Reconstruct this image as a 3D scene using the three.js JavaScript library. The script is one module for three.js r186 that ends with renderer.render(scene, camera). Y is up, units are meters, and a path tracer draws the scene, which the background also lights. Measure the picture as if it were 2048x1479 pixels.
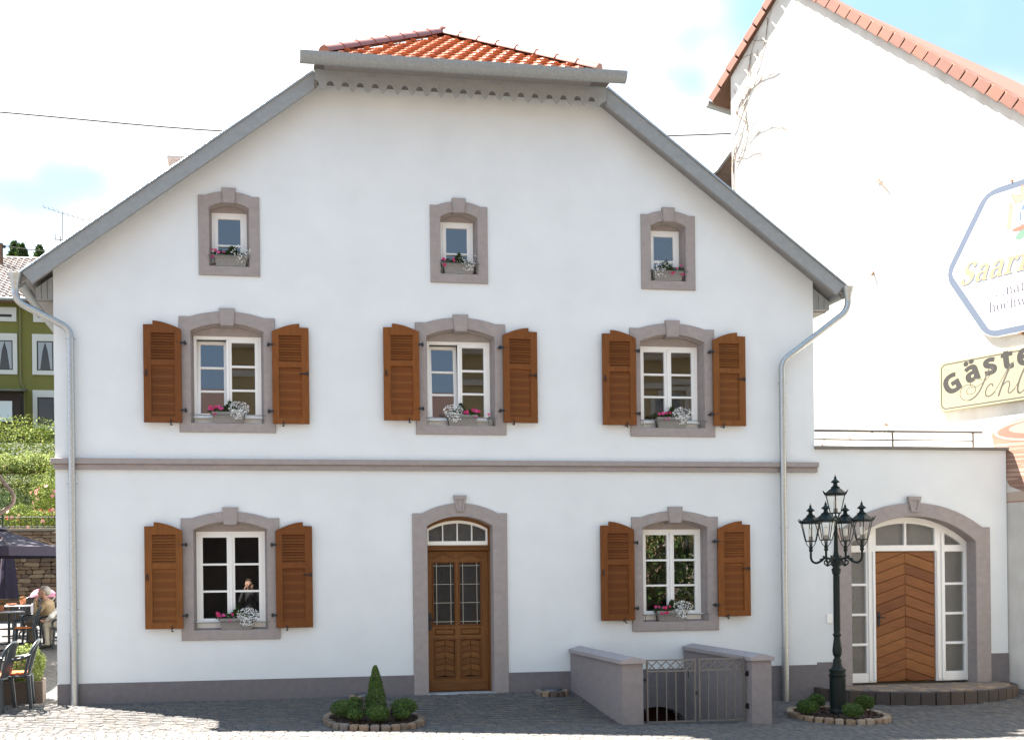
import * as THREE from 'three';
import { mergeGeometries } from 'three/addons/utils/BufferGeometryUtils.js';
import { RoundedBoxGeometry } from 'three/addons/geometries/RoundedBoxGeometry.js';
import { ImprovedNoise } from 'three/addons/math/ImprovedNoise.js';
import { MarchingCubes } from 'three/addons/objects/MarchingCubes.js';

// ---------------------------------------------------------------- camera, sky, sun, exposure
const scene = new THREE.Scene();
const camera = new THREE.PerspectiveCamera(2 * Math.atan(1152 / 2000) * 180 / Math.PI, 2518 / 2304, 0.1, 600);
camera.setViewOffset(2518, 2304, 470, 0, 2048, 1479);          // shift lens: verticals stay upright
camera.position.set(0, 1.76, 14.1);
camera.rotation.order = 'YXZ';
camera.rotation.set(0, -Math.atan(294 / 2000), -0.0115);
camera.updateProjectionMatrix(); camera.updateMatrixWorld();

const renderer = new THREE.WebGLRenderer({ antialias: true });
renderer.toneMapping = THREE.LinearToneMapping;
renderer.toneMappingExposure = 8.0;
renderer.shadowMap.enabled = true;

const toSun = new THREE.Vector3(-0.405, 1, -0.30).normalize();
const noise = new ImprovedNoise();
const fbm = (x, y, z, o = 5) => { let s = 0, a = 0.5, f = 1; for (let i = 0; i < o; i++) { s += a * noise.noise(x * f, y * f, z * f); a *= 0.5; f *= 2.07; } return s; };
const clamp = (x, a = 0, b = 1) => Math.min(b, Math.max(a, x));
const smooth = (a, b, x) => { const t = clamp((x - a) / (b - a)); return t * t * (3 - 2 * t); };
{
  const W = 1024, H = 512, data = new Float32Array(W * H * 4), d = new THREE.Vector3();
  for (let j = 0; j < H; j++) for (let i = 0; i < W; i++) {
    const th = ((i + 0.5) / W - 0.5) * 2 * Math.PI, ph = ((j + 0.5) / H - 0.5) * Math.PI;
    d.set(Math.cos(ph) * Math.cos(th), Math.sin(ph), Math.cos(ph) * Math.sin(th));
    const up = Math.max(d.y, 0), cs = Math.max(0, d.dot(toSun));
    const low = Math.pow(1 - up, 4), glow = 0.6 * Math.pow(cs, 1.6) + 0.5 * Math.pow(cs, 14);
    const base = 0.60 * (1 + 1.7 * glow);
    let r = (0.082 + 0.17 * low) * base, g = (0.142 + 0.14 * low) * base, b = (0.222 + 0.11 * low) * base;
    const k = 1 / (up + 0.22), q = fbm(d.x * k * 0.95 + 23.92, d.z * k * 0.95 + 34.64, 2.4, 6) + 0.22 * fbm(d.x * k * 4 + 8, d.z * k * 4, 5.1, 4);
    const c = smooth(-0.09, 0.12, q) * smooth(-0.02, 0.05, d.y);
    const lit = 0.185 + 0.12 * glow + 0.04 * smooth(0.1, 0.5, q);
    r += (lit - r) * c; g += (lit * 0.995 - g) * c; b += (lit * 0.99 - b) * c;
    if (d.y < 0) { r = 0.07; g = 0.068; b = 0.066; }
    data.set([r, g, b, 1], (j * W + i) * 4);
  }
  const sky = new THREE.DataTexture(data, W, H, THREE.RGBAFormat, THREE.FloatType);
  sky.mapping = THREE.EquirectangularReflectionMapping; sky.magFilter = sky.minFilter = THREE.LinearFilter; sky.needsUpdate = true;
  scene.background = sky; scene.environment = sky;
}
const sun = new THREE.DirectionalLight(0xfff8ee, 5);
sun.position.copy(toSun).multiplyScalar(60); sun.target.position.set(3, 0, 0);
sun.castShadow = true; sun.shadow.mapSize.set(4096, 4096); sun.shadow.radius = 1;
Object.assign(sun.shadow.camera, { left: -45, right: 45, top: 45, bottom: -45, near: 1, far: 160 });
scene.add(sun, sun.target);

// ---------------------------------------------------------------- helpers
function rng(seed) { let a = seed >>> 0; return () => { a = (a + 0x6D2B79F5) | 0; let t = Math.imul(a ^ (a >>> 15), 1 | a); t = (t + Math.imul(t ^ (t >>> 7), 61 | t)) ^ t; return ((t ^ (t >>> 14)) >>> 0) / 4294967296; }; }
const V = (x, y, z = 0) => new THREE.Vector3(x, y, z);
const taken = {};
function numbered(n) { const k = taken[n] = (taken[n] ?? -1) + 1; return k ? `${n}_${String(k).padStart(3, '0')}` : n; }
function tag(o, label, category, group, kind) { Object.assign(o.userData, { label, category }); if (group) o.userData.group = group; if (kind) o.userData.kind = kind; return o; }
function thing(name, label, category, p = [0, 0, 0], turn = 0, group) { const o = new THREE.Group(); o.name = numbered(name); o.position.set(...p); o.rotation.y = turn; scene.add(o); return tag(o, label, category, group); }
function part(name, geo, mat, parent, p, r) { const m = new THREE.Mesh(geo, mat); m.name = name; if (p) m.position.set(...p); if (r) m.rotation.set(...r); parent.add(m); return m; }
function top(name, geo, mat, label, category, p, group, kind) { const m = new THREE.Mesh(geo, mat); m.name = numbered(name); if (p) m.position.set(...p); scene.add(m); return tag(m, label, category, group, kind); }
// uv in metres from the position, by the way the face points; turn = 1 swaps u and v (grain upright)
function uvm(g, turn = 0, ou = 0, ov = 0) {
  g = g.index ? g.toNonIndexed() : g; g.computeVertexNormals === undefined;
  const p = g.attributes.position, n = p.count, uv = new Float32Array(n * 2), a = V(0, 0), b = V(0, 0), c = V(0, 0);
  for (let i = 0; i < n; i += 3) {
    a.fromBufferAttribute(p, i); b.fromBufferAttribute(p, i + 1); c.fromBufferAttribute(p, i + 2);
    const nn = b.clone().sub(a).cross(c.clone().sub(a)), ax = Math.abs(nn.x), ay = Math.abs(nn.y), az = Math.abs(nn.z);
    for (let k = 0; k < 3; k++) {
      const x = p.getX(i + k), y = p.getY(i + k), z = p.getZ(i + k);
      let u, v; if (az >= ax && az >= ay) { u = x; v = y; } else if (ax >= ay) { u = z; v = y; } else { u = x; v = z; }
      uv[(i + k) * 2] = (turn ? v : u) + ou; uv[(i + k) * 2 + 1] = (turn ? u : v) + ov;
    }
  }
  g.setAttribute('uv', new THREE.BufferAttribute(uv, 2)); return g;
}
const tr = (g, x = 0, y = 0, z = 0, rx = 0, ry = 0, rz = 0) => { if (rx || ry || rz) g.applyMatrix4(new THREE.Matrix4().makeRotationFromEuler(new THREE.Euler(rx, ry, rz))); return g.translate(x, y, z); };
const strip = (g) => { const o = g.index ? g.toNonIndexed() : g; for (const k of Object.keys(o.attributes)) if (!['position', 'normal', 'uv'].includes(k)) o.deleteAttribute(k); return o; };
const merge = (list) => mergeGeometries(list.map(strip));
const bx = (w, h, d, x = 0, y = 0, z = 0) => new THREE.BoxGeometry(w, h, d).translate(x, y, z);
const rb = (w, h, d, r = 0.006, x = 0, y = 0, z = 0) => new RoundedBoxGeometry(w, h, d, 1, Math.min(r, w / 2.1, h / 2.1, d / 2.1)).translate(x, y, z);
const span = (x0, x1, y0, y1, z0, z1, r) => r ? rb(x1 - x0, y1 - y0, z1 - z0, r, (x0 + x1) / 2, (y0 + y1) / 2, (z0 + z1) / 2) : bx(x1 - x0, y1 - y0, z1 - z0, (x0 + x1) / 2, (y0 + y1) / 2, (z0 + z1) / 2);
const shp = (pts, holes = []) => { const s = new THREE.Shape(pts.map(([x, y]) => new THREE.Vector2(x, y))); for (const h of holes) s.holes.push(new THREE.Path(h.map(([x, y]) => new THREE.Vector2(x, y)))); return s; };
function ext(pts, holes, z0, z1, bevel = 0) {
  const g = new THREE.ExtrudeGeometry(shp(pts, holes), { depth: z1 - z0 - 2 * bevel, bevelEnabled: bevel > 0, bevelSize: bevel, bevelThickness: bevel, bevelOffset: -bevel, bevelSegments: 1, curveSegments: 8 });
  return g.translate(0, 0, z0 + bevel);
}
const rectPts = (x0, x1, y0, y1) => [[x0, y0], [x1, y0], [x1, y1], [x0, y1]];
// points of the arc over [-a, a] that rises from ys to yc, right to left
function arcPts(cx, a, ys, yc, n = 16) { const h = yc - ys, R = (a * a + h * h) / (2 * h), cy = yc - R, t = Math.asin(a / R), o = []; for (let i = 0; i <= n; i++) { const q = t - 2 * t * i / n; o.push([cx + R * Math.sin(q), cy + R * Math.cos(q)]); } return o; }
const archHole = (cx, a, y0, ys, yc) => [[cx - a, y0], [cx + a, y0], ...arcPts(cx, a, ys, yc)];
const tube = (pts, r, n = 8, seg, closed = false) => new THREE.TubeGeometry(new THREE.CatmullRomCurve3(pts.map((p) => V(...p)), closed, 'centripetal'), seg ?? pts.length * 6, r, n, closed);
function bentPipe(pts, r, fillet, n = 14) {
  const path = new THREE.CurvePath(), P = pts.map((p) => V(...p)); let last = P[0];
  for (let i = 1; i < P.length - 1; i++) { const a = P[i].clone().add(P[i - 1].clone().sub(P[i]).setLength(fillet)), b = P[i].clone().add(P[i + 1].clone().sub(P[i]).setLength(fillet)); path.add(new THREE.LineCurve3(last, a)); path.add(new THREE.QuadraticBezierCurve3(a, P[i], b)); last = b; }
  path.add(new THREE.LineCurve3(last, P[P.length - 1]));
  const g = []; for (const c of path.curves) g.push(new THREE.TubeGeometry(c, c.isLineCurve3 ? 1 : 8, r, n)); return merge(g);
}
function rod(a, b, r, n = 6, r2 = r) { const A = V(...a), B = V(...b), d = B.clone().sub(A), g = new THREE.CylinderGeometry(r2, r, d.length(), n, 1); g.applyQuaternion(new THREE.Quaternion().setFromUnitVectors(V(0, 1, 0), d.clone().normalize())); return g.translate(...A.add(B).multiplyScalar(0.5).toArray()); }
const lathe = (pts, n = 20) => new THREE.LatheGeometry(pts.map(([r, y]) => new THREE.Vector2(r, y)), n);
const plw = (pts, x) => { if (x <= pts[0][0]) return pts[0][1]; for (let i = 1; i < pts.length; i++) if (x <= pts[i][0]) { const [a, b] = [pts[i - 1], pts[i]]; return a[1] + (b[1] - a[1]) * (x - a[0]) / (b[0] - a[0]); } return pts[pts.length - 1][1]; };
// the lie of the ground: a little fall from the houses to the street, and along the street to the right
const atWall = [[-2.6, 0.07], [4.9, 0.07], [6.4, -0.12], [8, -0.18], [8.6, -0.165], [11.8, -0.085]], atStreet = [[-3, -0.02], [1.5, -0.07], [5, -0.15], [7, -0.2], [8.5, -0.22], [12, -0.22]];
const ground = (x, z) => { const a = plw(atWall, x), b = plw(atStreet, x); return a + (b - a) * smooth(-0.2, 2.3, z) + 0.036 * Math.max(0, -z - 2); };

// ---------------------------------------------------------------- textures and materials
function tex(size, fn, metres, color = false) {
  const d = new Uint8Array(size * size * 4);
  for (let j = 0; j < size; j++) for (let i = 0; i < size; i++) { const v = fn(i / size, j / size), a = Array.isArray(v) ? v : [v, v, v]; for (let k = 0; k < 3; k++) d[(j * size + i) * 4 + k] = clamp(a[k]) * 255; d[(j * size + i) * 4 + 3] = 255; }
  const t = new THREE.DataTexture(d, size, size); t.wrapS = t.wrapT = THREE.RepeatWrapping; t.magFilter = t.minFilter = THREE.LinearFilter; t.repeat.set(1 / metres[0], 1 / metres[1]); if (color) t.colorSpace = THREE.SRGBColorSpace; t.needsUpdate = true; return t;
}
// noise that tiles over the unit square
function tile2(u, v, fu, fv, s, o = 4) {
  const at = (x, y) => { let t = 0, a = 0.5, p = fu, q = fv; for (let i = 0; i < o; i++) { t += a * noise.noise(x * p + s * 3.1 + i * 7.7, y * q - s * 1.7, s + i * 3.3); a *= 0.55; p *= 2; q *= 2; } return t; };
  const a = smooth(0.75, 1, u), b = smooth(0.75, 1, v); let t = at(u, v) * (1 - a) * (1 - b), w = ((1 - a) * (1 - b)) ** 2;
  if (a > 0) { t += at(u - 1, v) * a * (1 - b); w += (a * (1 - b)) ** 2; } if (b > 0) { t += at(u, v - 1) * (1 - a) * b; w += ((1 - a) * b) ** 2; } if (a > 0 && b > 0) { t += at(u - 1, v - 1) * a * b; w += (a * b) ** 2; }
  return t / Math.sqrt(w);
}
const R0 = rng(5);
const plasterBump = tex(512, (u, v) => 0.5 + 0.45 * tile2(u, v, 60, 60, 3, 3) + (R0() - 0.5) * 0.5, [0.7, 0.7]);
const oldTone = tex(512, (u, v) => { const s = tile2(u, v, 14, 3, 111, 4), p = tile2(u, v, 5, 5, 121, 5), k = 0.86 + 0.3 * p + 0.16 * s; return [k, k * (0.985 + 0.04 * s), k * (0.96 + 0.08 * s)]; }, [4.3, 4.3]);
const plasterTone = tex(256, (u, v) => 0.96 + 0.075 * tile2(u, v, 5, 5, 9, 5), [3.1, 3.1]);
const stoneTone = tex(512, (u, v) => 0.9 + 0.17 * tile2(u, v, 9, 9, 21, 5) + (R0() - 0.5) * 0.1, [0.9, 0.9]);
const stoneBump = tex(256, (u, v) => 0.5 + 0.5 * tile2(u, v, 40, 40, 31, 3) + (R0() - 0.5) * 0.3, [0.4, 0.4]);
const woodTone = tex(512, (u, v) => { const g = tile2(u, v, 2.5, 60, 41, 4), f = tile2(u, v, 6, 170, 51, 2), m = tile2(u, v, 3, 8, 61, 3); return 0.82 + 0.34 * g + 0.22 * f + 0.22 * m; }, [0.9, 0.45]);
const woodBump = tex(512, (u, v) => 0.5 + 0.5 * tile2(u, v, 5, 170, 51, 2), [0.9, 0.45]);
const zincTone = tex(256, (u, v) => 0.86 + 0.22 * tile2(u, v, 14, 14, 71, 4), [0.5, 0.5]);
const grainTone = tex(256, (u, v) => 0.82 + 0.4 * tile2(u, v, 18, 18, 81, 4) + (R0() - 0.5) * 0.14, [0.35, 0.35]);
const soilTone = tex(256, (u, v) => 0.6 + 0.9 * tile2(u, v, 30, 30, 91, 4) + (R0() - 0.5) * 0.4, [0.4, 0.4]);
const rippleBump = tex(256, (u, v) => 0.5 + 0.6 * tile2(u, v, 16, 9, 101, 3), [0.3, 0.3]);
const std = (rgb, rough = 0.8, o = {}) => { const m = new THREE.MeshStandardMaterial({ roughness: rough, ...o }); m.color.setRGB(...rgb); return m; };
const phy = (rgb, rough = 0.5, o = {}) => { const m = new THREE.MeshPhysicalMaterial({ roughness: rough, ...o }); m.color.setRGB(...rgb); return m; };
const M = {
  plaster: std([0.725, 0.755, 0.762], 0.95, { map: plasterTone, bumpMap: plasterBump, bumpScale: 0.0022 }),
  oldPlaster: std([0.66, 0.64, 0.60], 0.95, { map: oldTone, bumpMap: plasterBump, bumpScale: 0.004 }),
  stone: std([0.345, 0.303, 0.288], 0.9, { map: stoneTone, bumpMap: stoneBump, bumpScale: 0.0012 }),
  plinth: std([0.185, 0.168, 0.172], 0.92, { map: stoneTone, bumpMap: stoneBump, bumpScale: 0.001 }),
  greyPaint: std([0.285, 0.298, 0.298], 0.6, { map: stoneTone }),
  greyBoards: std([0.25, 0.235, 0.225], 0.7, { map: stoneTone }),
  zinc: std([0.50, 0.53, 0.54], 0.36, { metalness: 0.9, map: zincTone }),
  zincDull: std([0.33, 0.345, 0.34], 0.6, { metalness: 0.35, map: zincTone }),
  white: std([0.82, 0.815, 0.79], 0.35),
  shutter: phy([0.205, 0.07, 0.016], 0.6, { specularIntensity: 0.4, map: woodTone, bumpMap: woodBump, bumpScale: 0.0006 }),
  shutterDark: phy([0.165, 0.055, 0.014], 0.65, { specularIntensity: 0.35, map: woodTone, bumpMap: woodBump, bumpScale: 0.0006 }),
  doorWood: phy([0.205, 0.085, 0.024], 0.5, { specularIntensity: 0.5, map: woodTone, bumpMap: woodBump, bumpScale: 0.0007 }),
  doorWoodB: phy([0.165, 0.064, 0.018], 0.5, { specularIntensity: 0.5, map: woodTone, bumpMap: woodBump, bumpScale: 0.0007 }),
  plankA: phy([0.285, 0.112, 0.034], 0.5, { specularIntensity: 0.5, map: woodTone, bumpMap: woodBump, bumpScale: 0.0007 }),
  plankB: phy([0.25, 0.092, 0.029], 0.5, { specularIntensity: 0.5, map: woodTone, bumpMap: woodBump, bumpScale: 0.0007 }),
  plankC: phy([0.2, 0.068, 0.023], 0.5, { specularIntensity: 0.5, map: woodTone, bumpMap: woodBump, bumpScale: 0.0007 }),
  iron: std([0.02, 0.02, 0.022], 0.5, { metalness: 0.3 }),
  gateIron: std([0.16, 0.15, 0.14], 0.55, { metalness: 0.3 }),
  castIron: phy([0.007, 0.0145, 0.013], 0.45, { specularIntensity: 0.45 }),
  glass: phy([1, 1, 1], 0.0, { transmission: 1, thickness: 0, ior: 2.45 }),
  lampGlass: phy([0.97, 0.97, 0.95], 0.02, { transmission: 1, thickness: 0, ior: 1.5 }),
  ripple: phy([0.7, 0.72, 0.69], 0.1, { transmission: 1, thickness: 0, ior: 2.2, bumpMap: rippleBump, bumpScale: 0.02 }),
  rippleDark: phy([0.3, 0.3, 0.28], 0.08, { transmission: 1, thickness: 0, ior: 1.75, bumpMap: rippleBump, bumpScale: 0.02 }),
  dark: std([0.03, 0.027, 0.025], 0.95),
  interior: std([0.07, 0.062, 0.06], 0.95),  // dark tone stands in for the shade inside the rooms
  lead: std([0.42, 0.43, 0.42], 0.4, { metalness: 0.6 }),
  terracotta: phy([0.46, 0.125, 0.045], 0.33, { clearcoat: 0.6, clearcoatRoughness: 0.2, map: grainTone }),
  terracottaB: phy([0.40, 0.10, 0.038], 0.36, { clearcoat: 0.6, clearcoatRoughness: 0.22, map: grainTone }),
  ridge: phy([0.30, 0.10, 0.06], 0.4, { clearcoat: 0.25, clearcoatRoughness: 0.35, map: grainTone }),
  oldTile: std([0.235, 0.095, 0.062], 0.85, { map: grainTone }),
  oldTileB: std([0.195, 0.085, 0.06], 0.85, { map: grainTone }),
  sand: std([0.33, 0.235, 0.155], 0.9, { map: grainTone }),
  sandB: std([0.27, 0.185, 0.12], 0.9, { map: grainTone }),
  sandC: std([0.36, 0.28, 0.2], 0.9, { map: grainTone }),
  soil: std([0.045, 0.024, 0.015], 1, { map: soilTone }),
  trough: std([0.27, 0.255, 0.235], 0.9, { map: grainTone }),
  chair: std([0.016, 0.024, 0.032], 0.35),
  purple: std([0.016, 0.011, 0.026], 0.85, { side: THREE.DoubleSide }),
  leaf: phy([1, 1, 1], 0.75, { specularIntensity: 0.35, vertexColors: true, transmission: 0.25, thickness: 0, side: THREE.DoubleSide }),
  petal: phy([1, 1, 1], 0.8, { vertexColors: true, transmission: 0.2, thickness: 0, side: THREE.DoubleSide }),
};
// cobblestone tones: grey basalt and porphyry, a few of each so that neighbours differ
const cobbleTones = [[0.104, 0.098, 0.092], [0.116, 0.105, 0.094], [0.094, 0.09, 0.087], [0.127, 0.113, 0.098], [0.108, 0.1, 0.096]];
const cobbleMats = cobbleTones.map((c) => std(c, 0.8, { map: grainTone, bumpMap: stoneBump, bumpScale: 0.0015 }));
const cobbleWhite = std([1, 1, 1], 0.8, { map: grainTone, bumpMap: stoneBump, bumpScale: 0.0015 });
// many small leaves: at(rand) gives a point and the way it faces; tones is a list of leaf colours
function leaves(n, at, size, tones, seed, slim = 0.5) {
  const R = rng(seed), pos = new Float32Array(n * 12 * 1.5 | 0), P = [], C = [], q = new THREE.Quaternion(), e = new THREE.Euler();
  for (let i = 0; i < n; i++) {
    const [p, dir] = at(R), s = size * (0.65 + 0.7 * R());
    const d = dir.clone().add(V(R() - 0.5, R() - 0.5, R() - 0.5).multiplyScalar(1.5)).normalize();
    q.setFromUnitVectors(V(0, 0, 1), d); const spin = new THREE.Quaternion().setFromAxisAngle(V(0, 0, 1), R() * 6.283); q.multiply(spin);
    const a = V(-s * 0.5, 0, 0), b = V(0, s * slim * 0.5, s * 0.12), c = V(s * 0.5, 0, 0), f = V(0, -s * slim * 0.5, s * 0.12);
    for (const v of [a, b, c, f]) v.applyQuaternion(q).add(p);
    for (const v of [a, b, c, a, c, f]) P.push(v.x, v.y, v.z);
    const t = tones[R() * tones.length | 0], k = 0.8 + 0.4 * R(); for (let j = 0; j < 6; j++) C.push(t[0] * k, t[1] * k, t[2] * k);
  }
  const g = new THREE.BufferGeometry(); g.setAttribute('position', new THREE.Float32BufferAttribute(P, 3)); g.setAttribute('color', new THREE.Float32BufferAttribute(C, 3)); g.computeVertexNormals(); return g;
}
// points through a lumpy ellipsoid, most of them near its skin
function lumpy(cx, cy, cz, rx, ry, rz, depth = 0.35, rough = 0.22, seed = 0) {
  return (R) => { const u = R() * 2 - 1, t = R() * 6.283, s = Math.sqrt(1 - u * u), d = V(s * Math.cos(t), u, s * Math.sin(t)); const w = 1 + rough * 2 * fbm(d.x * 2 + seed, d.y * 2, d.z * 2, 3), k = w * (1 - depth * R() * R()); return [V(cx + d.x * rx * k, cy + d.y * ry * k, cz + d.z * rz * k), d]; };
}
const boxTones = [[0.06, 0.115, 0.022], [0.085, 0.145, 0.03], [0.045, 0.09, 0.018], [0.11, 0.17, 0.04]];
// ---------------------------------------------------------------- ground and paving
const PIT = { x0: 4.94, x1: 6.4, z0: -0.02, z1: 1.84 };
const bed = { x: 1.54, z: 1.70, r: 0.645 }, lampBed = { x: 7.86, z: 1.62, r: 0.655 }, STEP = { x: 10.1, a: 1.62, b: 1.02 };
{
  const xs = [-200, -80, -40, -20, -12], zs = [-16.9, -12, -8, -5, -3, -1.5];
  for (let x = -8; x < 14.01; x += 0.5) xs.push(x); xs.push(18, 25, 40, 80, 200, PIT.x0, PIT.x1);
  for (let z = -0.5; z < 6.01; z += 0.25) zs.push(z); zs.push(8, 12, 18, 25, 40, 80, 200, PIT.z0, PIT.z1);
  xs.sort((a, b) => a - b); zs.sort((a, b) => a - b);
  const P = [], I = [], id = (i, j) => i * zs.length + j;
  for (const x of xs) for (const z of zs) P.push(x, ground(x, z) - 0.008, z);
  for (let i = 0; i < xs.length - 1; i++) for (let j = 0; j < zs.length - 1; j++) {
    if (xs[i] > PIT.x0 - 1e-6 && xs[i + 1] < PIT.x1 + 1e-6 && zs[j] > PIT.z0 - 1e-6 && zs[j + 1] < PIT.z1 + 1e-6) continue;
    I.push(id(i, j), id(i, j + 1), id(i + 1, j), id(i + 1, j), id(i, j + 1), id(i + 1, j + 1));
  }
  const g = new THREE.BufferGeometry(); g.setAttribute('position', new THREE.Float32BufferAttribute(P, 3)); g.setIndex(I); g.computeVertexNormals();
  const uv = []; for (let i = 0; i < P.length; i += 3) uv.push(P[i], P[i + 2]); g.setAttribute('uv', new THREE.Float32BufferAttribute(uv, 2));
  const sett = tex(256, (u, v) => { const row = Math.floor(v * 8), uu = (u * 6 + (row % 2) * 0.5) % 1, vv = (v * 8) % 1; const joint = Math.min(uu, 1 - uu, (vv < 0.5 ? vv : 1 - vv) * 0.8) < 0.09 ? 0.55 : 1; return joint * (0.85 + 0.3 * tile2(u, v, 12, 12, 7, 4)); }, [0.9, 0.86]);
  var pavement = top('pavement', g, std([0.105, 0.098, 0.094], 0.9, { map: sett, bumpMap: soilTone, bumpScale: 0.003 }), 'grey cobbled forecourt and street in front of the white house', 'pavement', null, null, 'structure');
}
{
  // one stone: a block with a worn, chamfered crown; five shapes
  const shapes = [];
  for (let k = 0; k < 5; k++) {
    const R = rng(100 + k), ring = (s, y) => [[-1, -1], [1, -1], [1, 1], [-1, 1]].map(([a, b]) => [a * (0.5 * s + (R() - 0.5) * 0.05), y, b * (0.5 * s + (R() - 0.5) * 0.06)]);
    const r = [ring(0.99, -0.6), ring(1, -0.1), ring(0.86, 0)], c = [0, 0.03, 0], P = [];
    const quad = (a, b, c2, d) => P.push(...a, ...b, ...c2, ...a, ...c2, ...d);
    for (let l = 0; l < 2; l++) for (let i = 0; i < 4; i++) { const j = (i + 1) % 4; quad(r[l][j], r[l][i], r[l + 1][i], r[l + 1][j]); }
    for (let i = 0; i < 4; i++) P.push(...r[2][(i + 1) % 4], ...r[2][i], ...c);
    const g = new THREE.BufferGeometry(); g.setAttribute('position', new THREE.Float32BufferAttribute(P, 3)); g.computeVertexNormals();
    const uv = []; for (let i = 0; i < P.length; i += 3) uv.push(P[i] * 0.13 + k * 0.1, P[i + 2] * 0.1 + P[i + 1] * 0.1); g.setAttribute('uv', new THREE.Float32BufferAttribute(uv, 2)); shapes.push(g);
  }
  const R = rng(7), all = [], inRing = (x, z, o, e = 0) => Math.hypot(x - o.x, z - o.z) < o.r + e;
  const blocked = (x, z) => inRing(x, z, bed, 0.03) || inRing(x, z, lampBed, 0.03) || (x > 4.58 && x < 6.74 && z < 2.11 && z > -0.2) || (x > -2.62 && x < 11.83 && z < 0.05) ||
    (((x - STEP.x) / (STEP.a + 0.03)) ** 2 + (z / (STEP.b + 0.03)) ** 2 < 1 && z > -0.3) || x > 11.82 + 0.4116 * z - 0.05 || Math.hypot(x - 4.3, z - 0.22) < 0.3 || Math.hypot(x - 1.62, z - 0.22) < 0.3;
  const lay = (x0, x1, z0, z1) => {
    for (let z = z0; z < z1;) {
      const d = 0.098 + R() * 0.012; let x = x0 + R() * 0.1;
      while (x < x1) { const w = 0.115 + R() * 0.05, cx = x + w / 2, cz = z + d / 2 + 0.022 * Math.sin(cx * 1.3 + z * 2.1) + 0.012 * Math.sin(cx * 4.1 + 2 * z); x += w; if (!blocked(cx, cz)) all.push([cx, cz, w - 0.006, d - 0.005, R(), R(), R(), R()]); }
      z += d;
    }
  };
  lay(-6.2, 14.2, 0.02, 6.2); lay(-5.2, -2.6, -6, 0.02);
  const v = V(0, 0), m = new THREE.Matrix4(), q = new THREE.Quaternion(), e = new THREE.Euler();
  const seen = all.map((s, i) => { v.set(s[0], ground(s[0], s[1]), s[1]).applyMatrix4(camera.matrixWorldInverse); const dist = -v.z; v.applyMatrix4(camera.projectionMatrix); return [Math.abs(v.x) < 1 && Math.abs(v.y) < 1 ? dist : 1e3 + dist, i]; }).sort((a, b) => a[0] - b[0]);
  const single = new Set(seen.slice(0, 300).map((s) => s[1])), rest = shapes.map(() => []);
  const put = (s) => { const [x, z, w, d, a, b, c] = s; const sx = (ground(x + 0.05, z) - ground(x - 0.05, z)) / 0.1, sz = (ground(x, z + 0.05) - ground(x, z - 0.05)) / 0.1; e.set(Math.atan(sz) + (a - 0.5) * 0.035, (b - 0.5) * 0.06, Math.atan(sx) * -1 * -1 + (c - 0.5) * 0.035); return m.compose(V(x, ground(x, z) + (c - 0.5) * 0.004, z), q.setFromEuler(e), V(w, 0.09, d)); };
  all.forEach((s, i) => {
    const k = Math.floor(s[7] * 5), t = Math.floor(s[4] * 5);
    if (single.has(i)) { const o = part('cobblestone', shapes[k], cobbleMats[t], pavement); put(s).decompose(o.position, o.quaternion, o.scale); } else rest[k].push([s, t]);
  });
  rest.forEach((list, k) => {
    const im = new THREE.InstancedMesh(shapes[k], cobbleWhite, list.length), c = new THREE.Color(); im.name = 'cobblestones';
    list.forEach(([s, t], i) => { im.setMatrixAt(i, put(s)); const f = 0.88 + 0.24 * s[5]; im.setColorAt(i, c.setRGB(...cobbleTones[t].map((x) => x * f))); });
    im.userData.kind = 'stuff'; pavement.add(im);
  });
}
// garden slope behind the courtyard
{
  const g = new THREE.BufferGeometry(), P = [], I = [], zs = [-17.3, -22, -27, -31, -45, -120], ys = [3.2, 3.4, 5.6, 7.7, 8.2, 30], xs = [-120, -40, -20, -12, -8, -5, 0, 10, 40, 120];
  xs.forEach((x) => zs.forEach((z, j) => P.push(x, ys[j], z)));
  for (let i = 0; i < xs.length - 1; i++) for (let j = 0; j < zs.length - 1; j++) { const a = i * zs.length + j; I.push(a, a + zs.length, a + 1, a + 1, a + zs.length, a + zs.length + 1); }
  g.setAttribute('position', new THREE.Float32BufferAttribute(P, 3)); g.setIndex(I); g.computeVertexNormals(); g.setAttribute('uv', new THREE.Float32BufferAttribute(P.flatMap((_, i) => i % 3 ? [] : [P[i], P[i + 2]]), 2));
  top('hillside', g, std([0.035, 0.045, 0.018], 1, { map: soilTone }), 'green garden slope rising behind the courtyard', 'hillside', null, null, 'structure');
}
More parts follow.
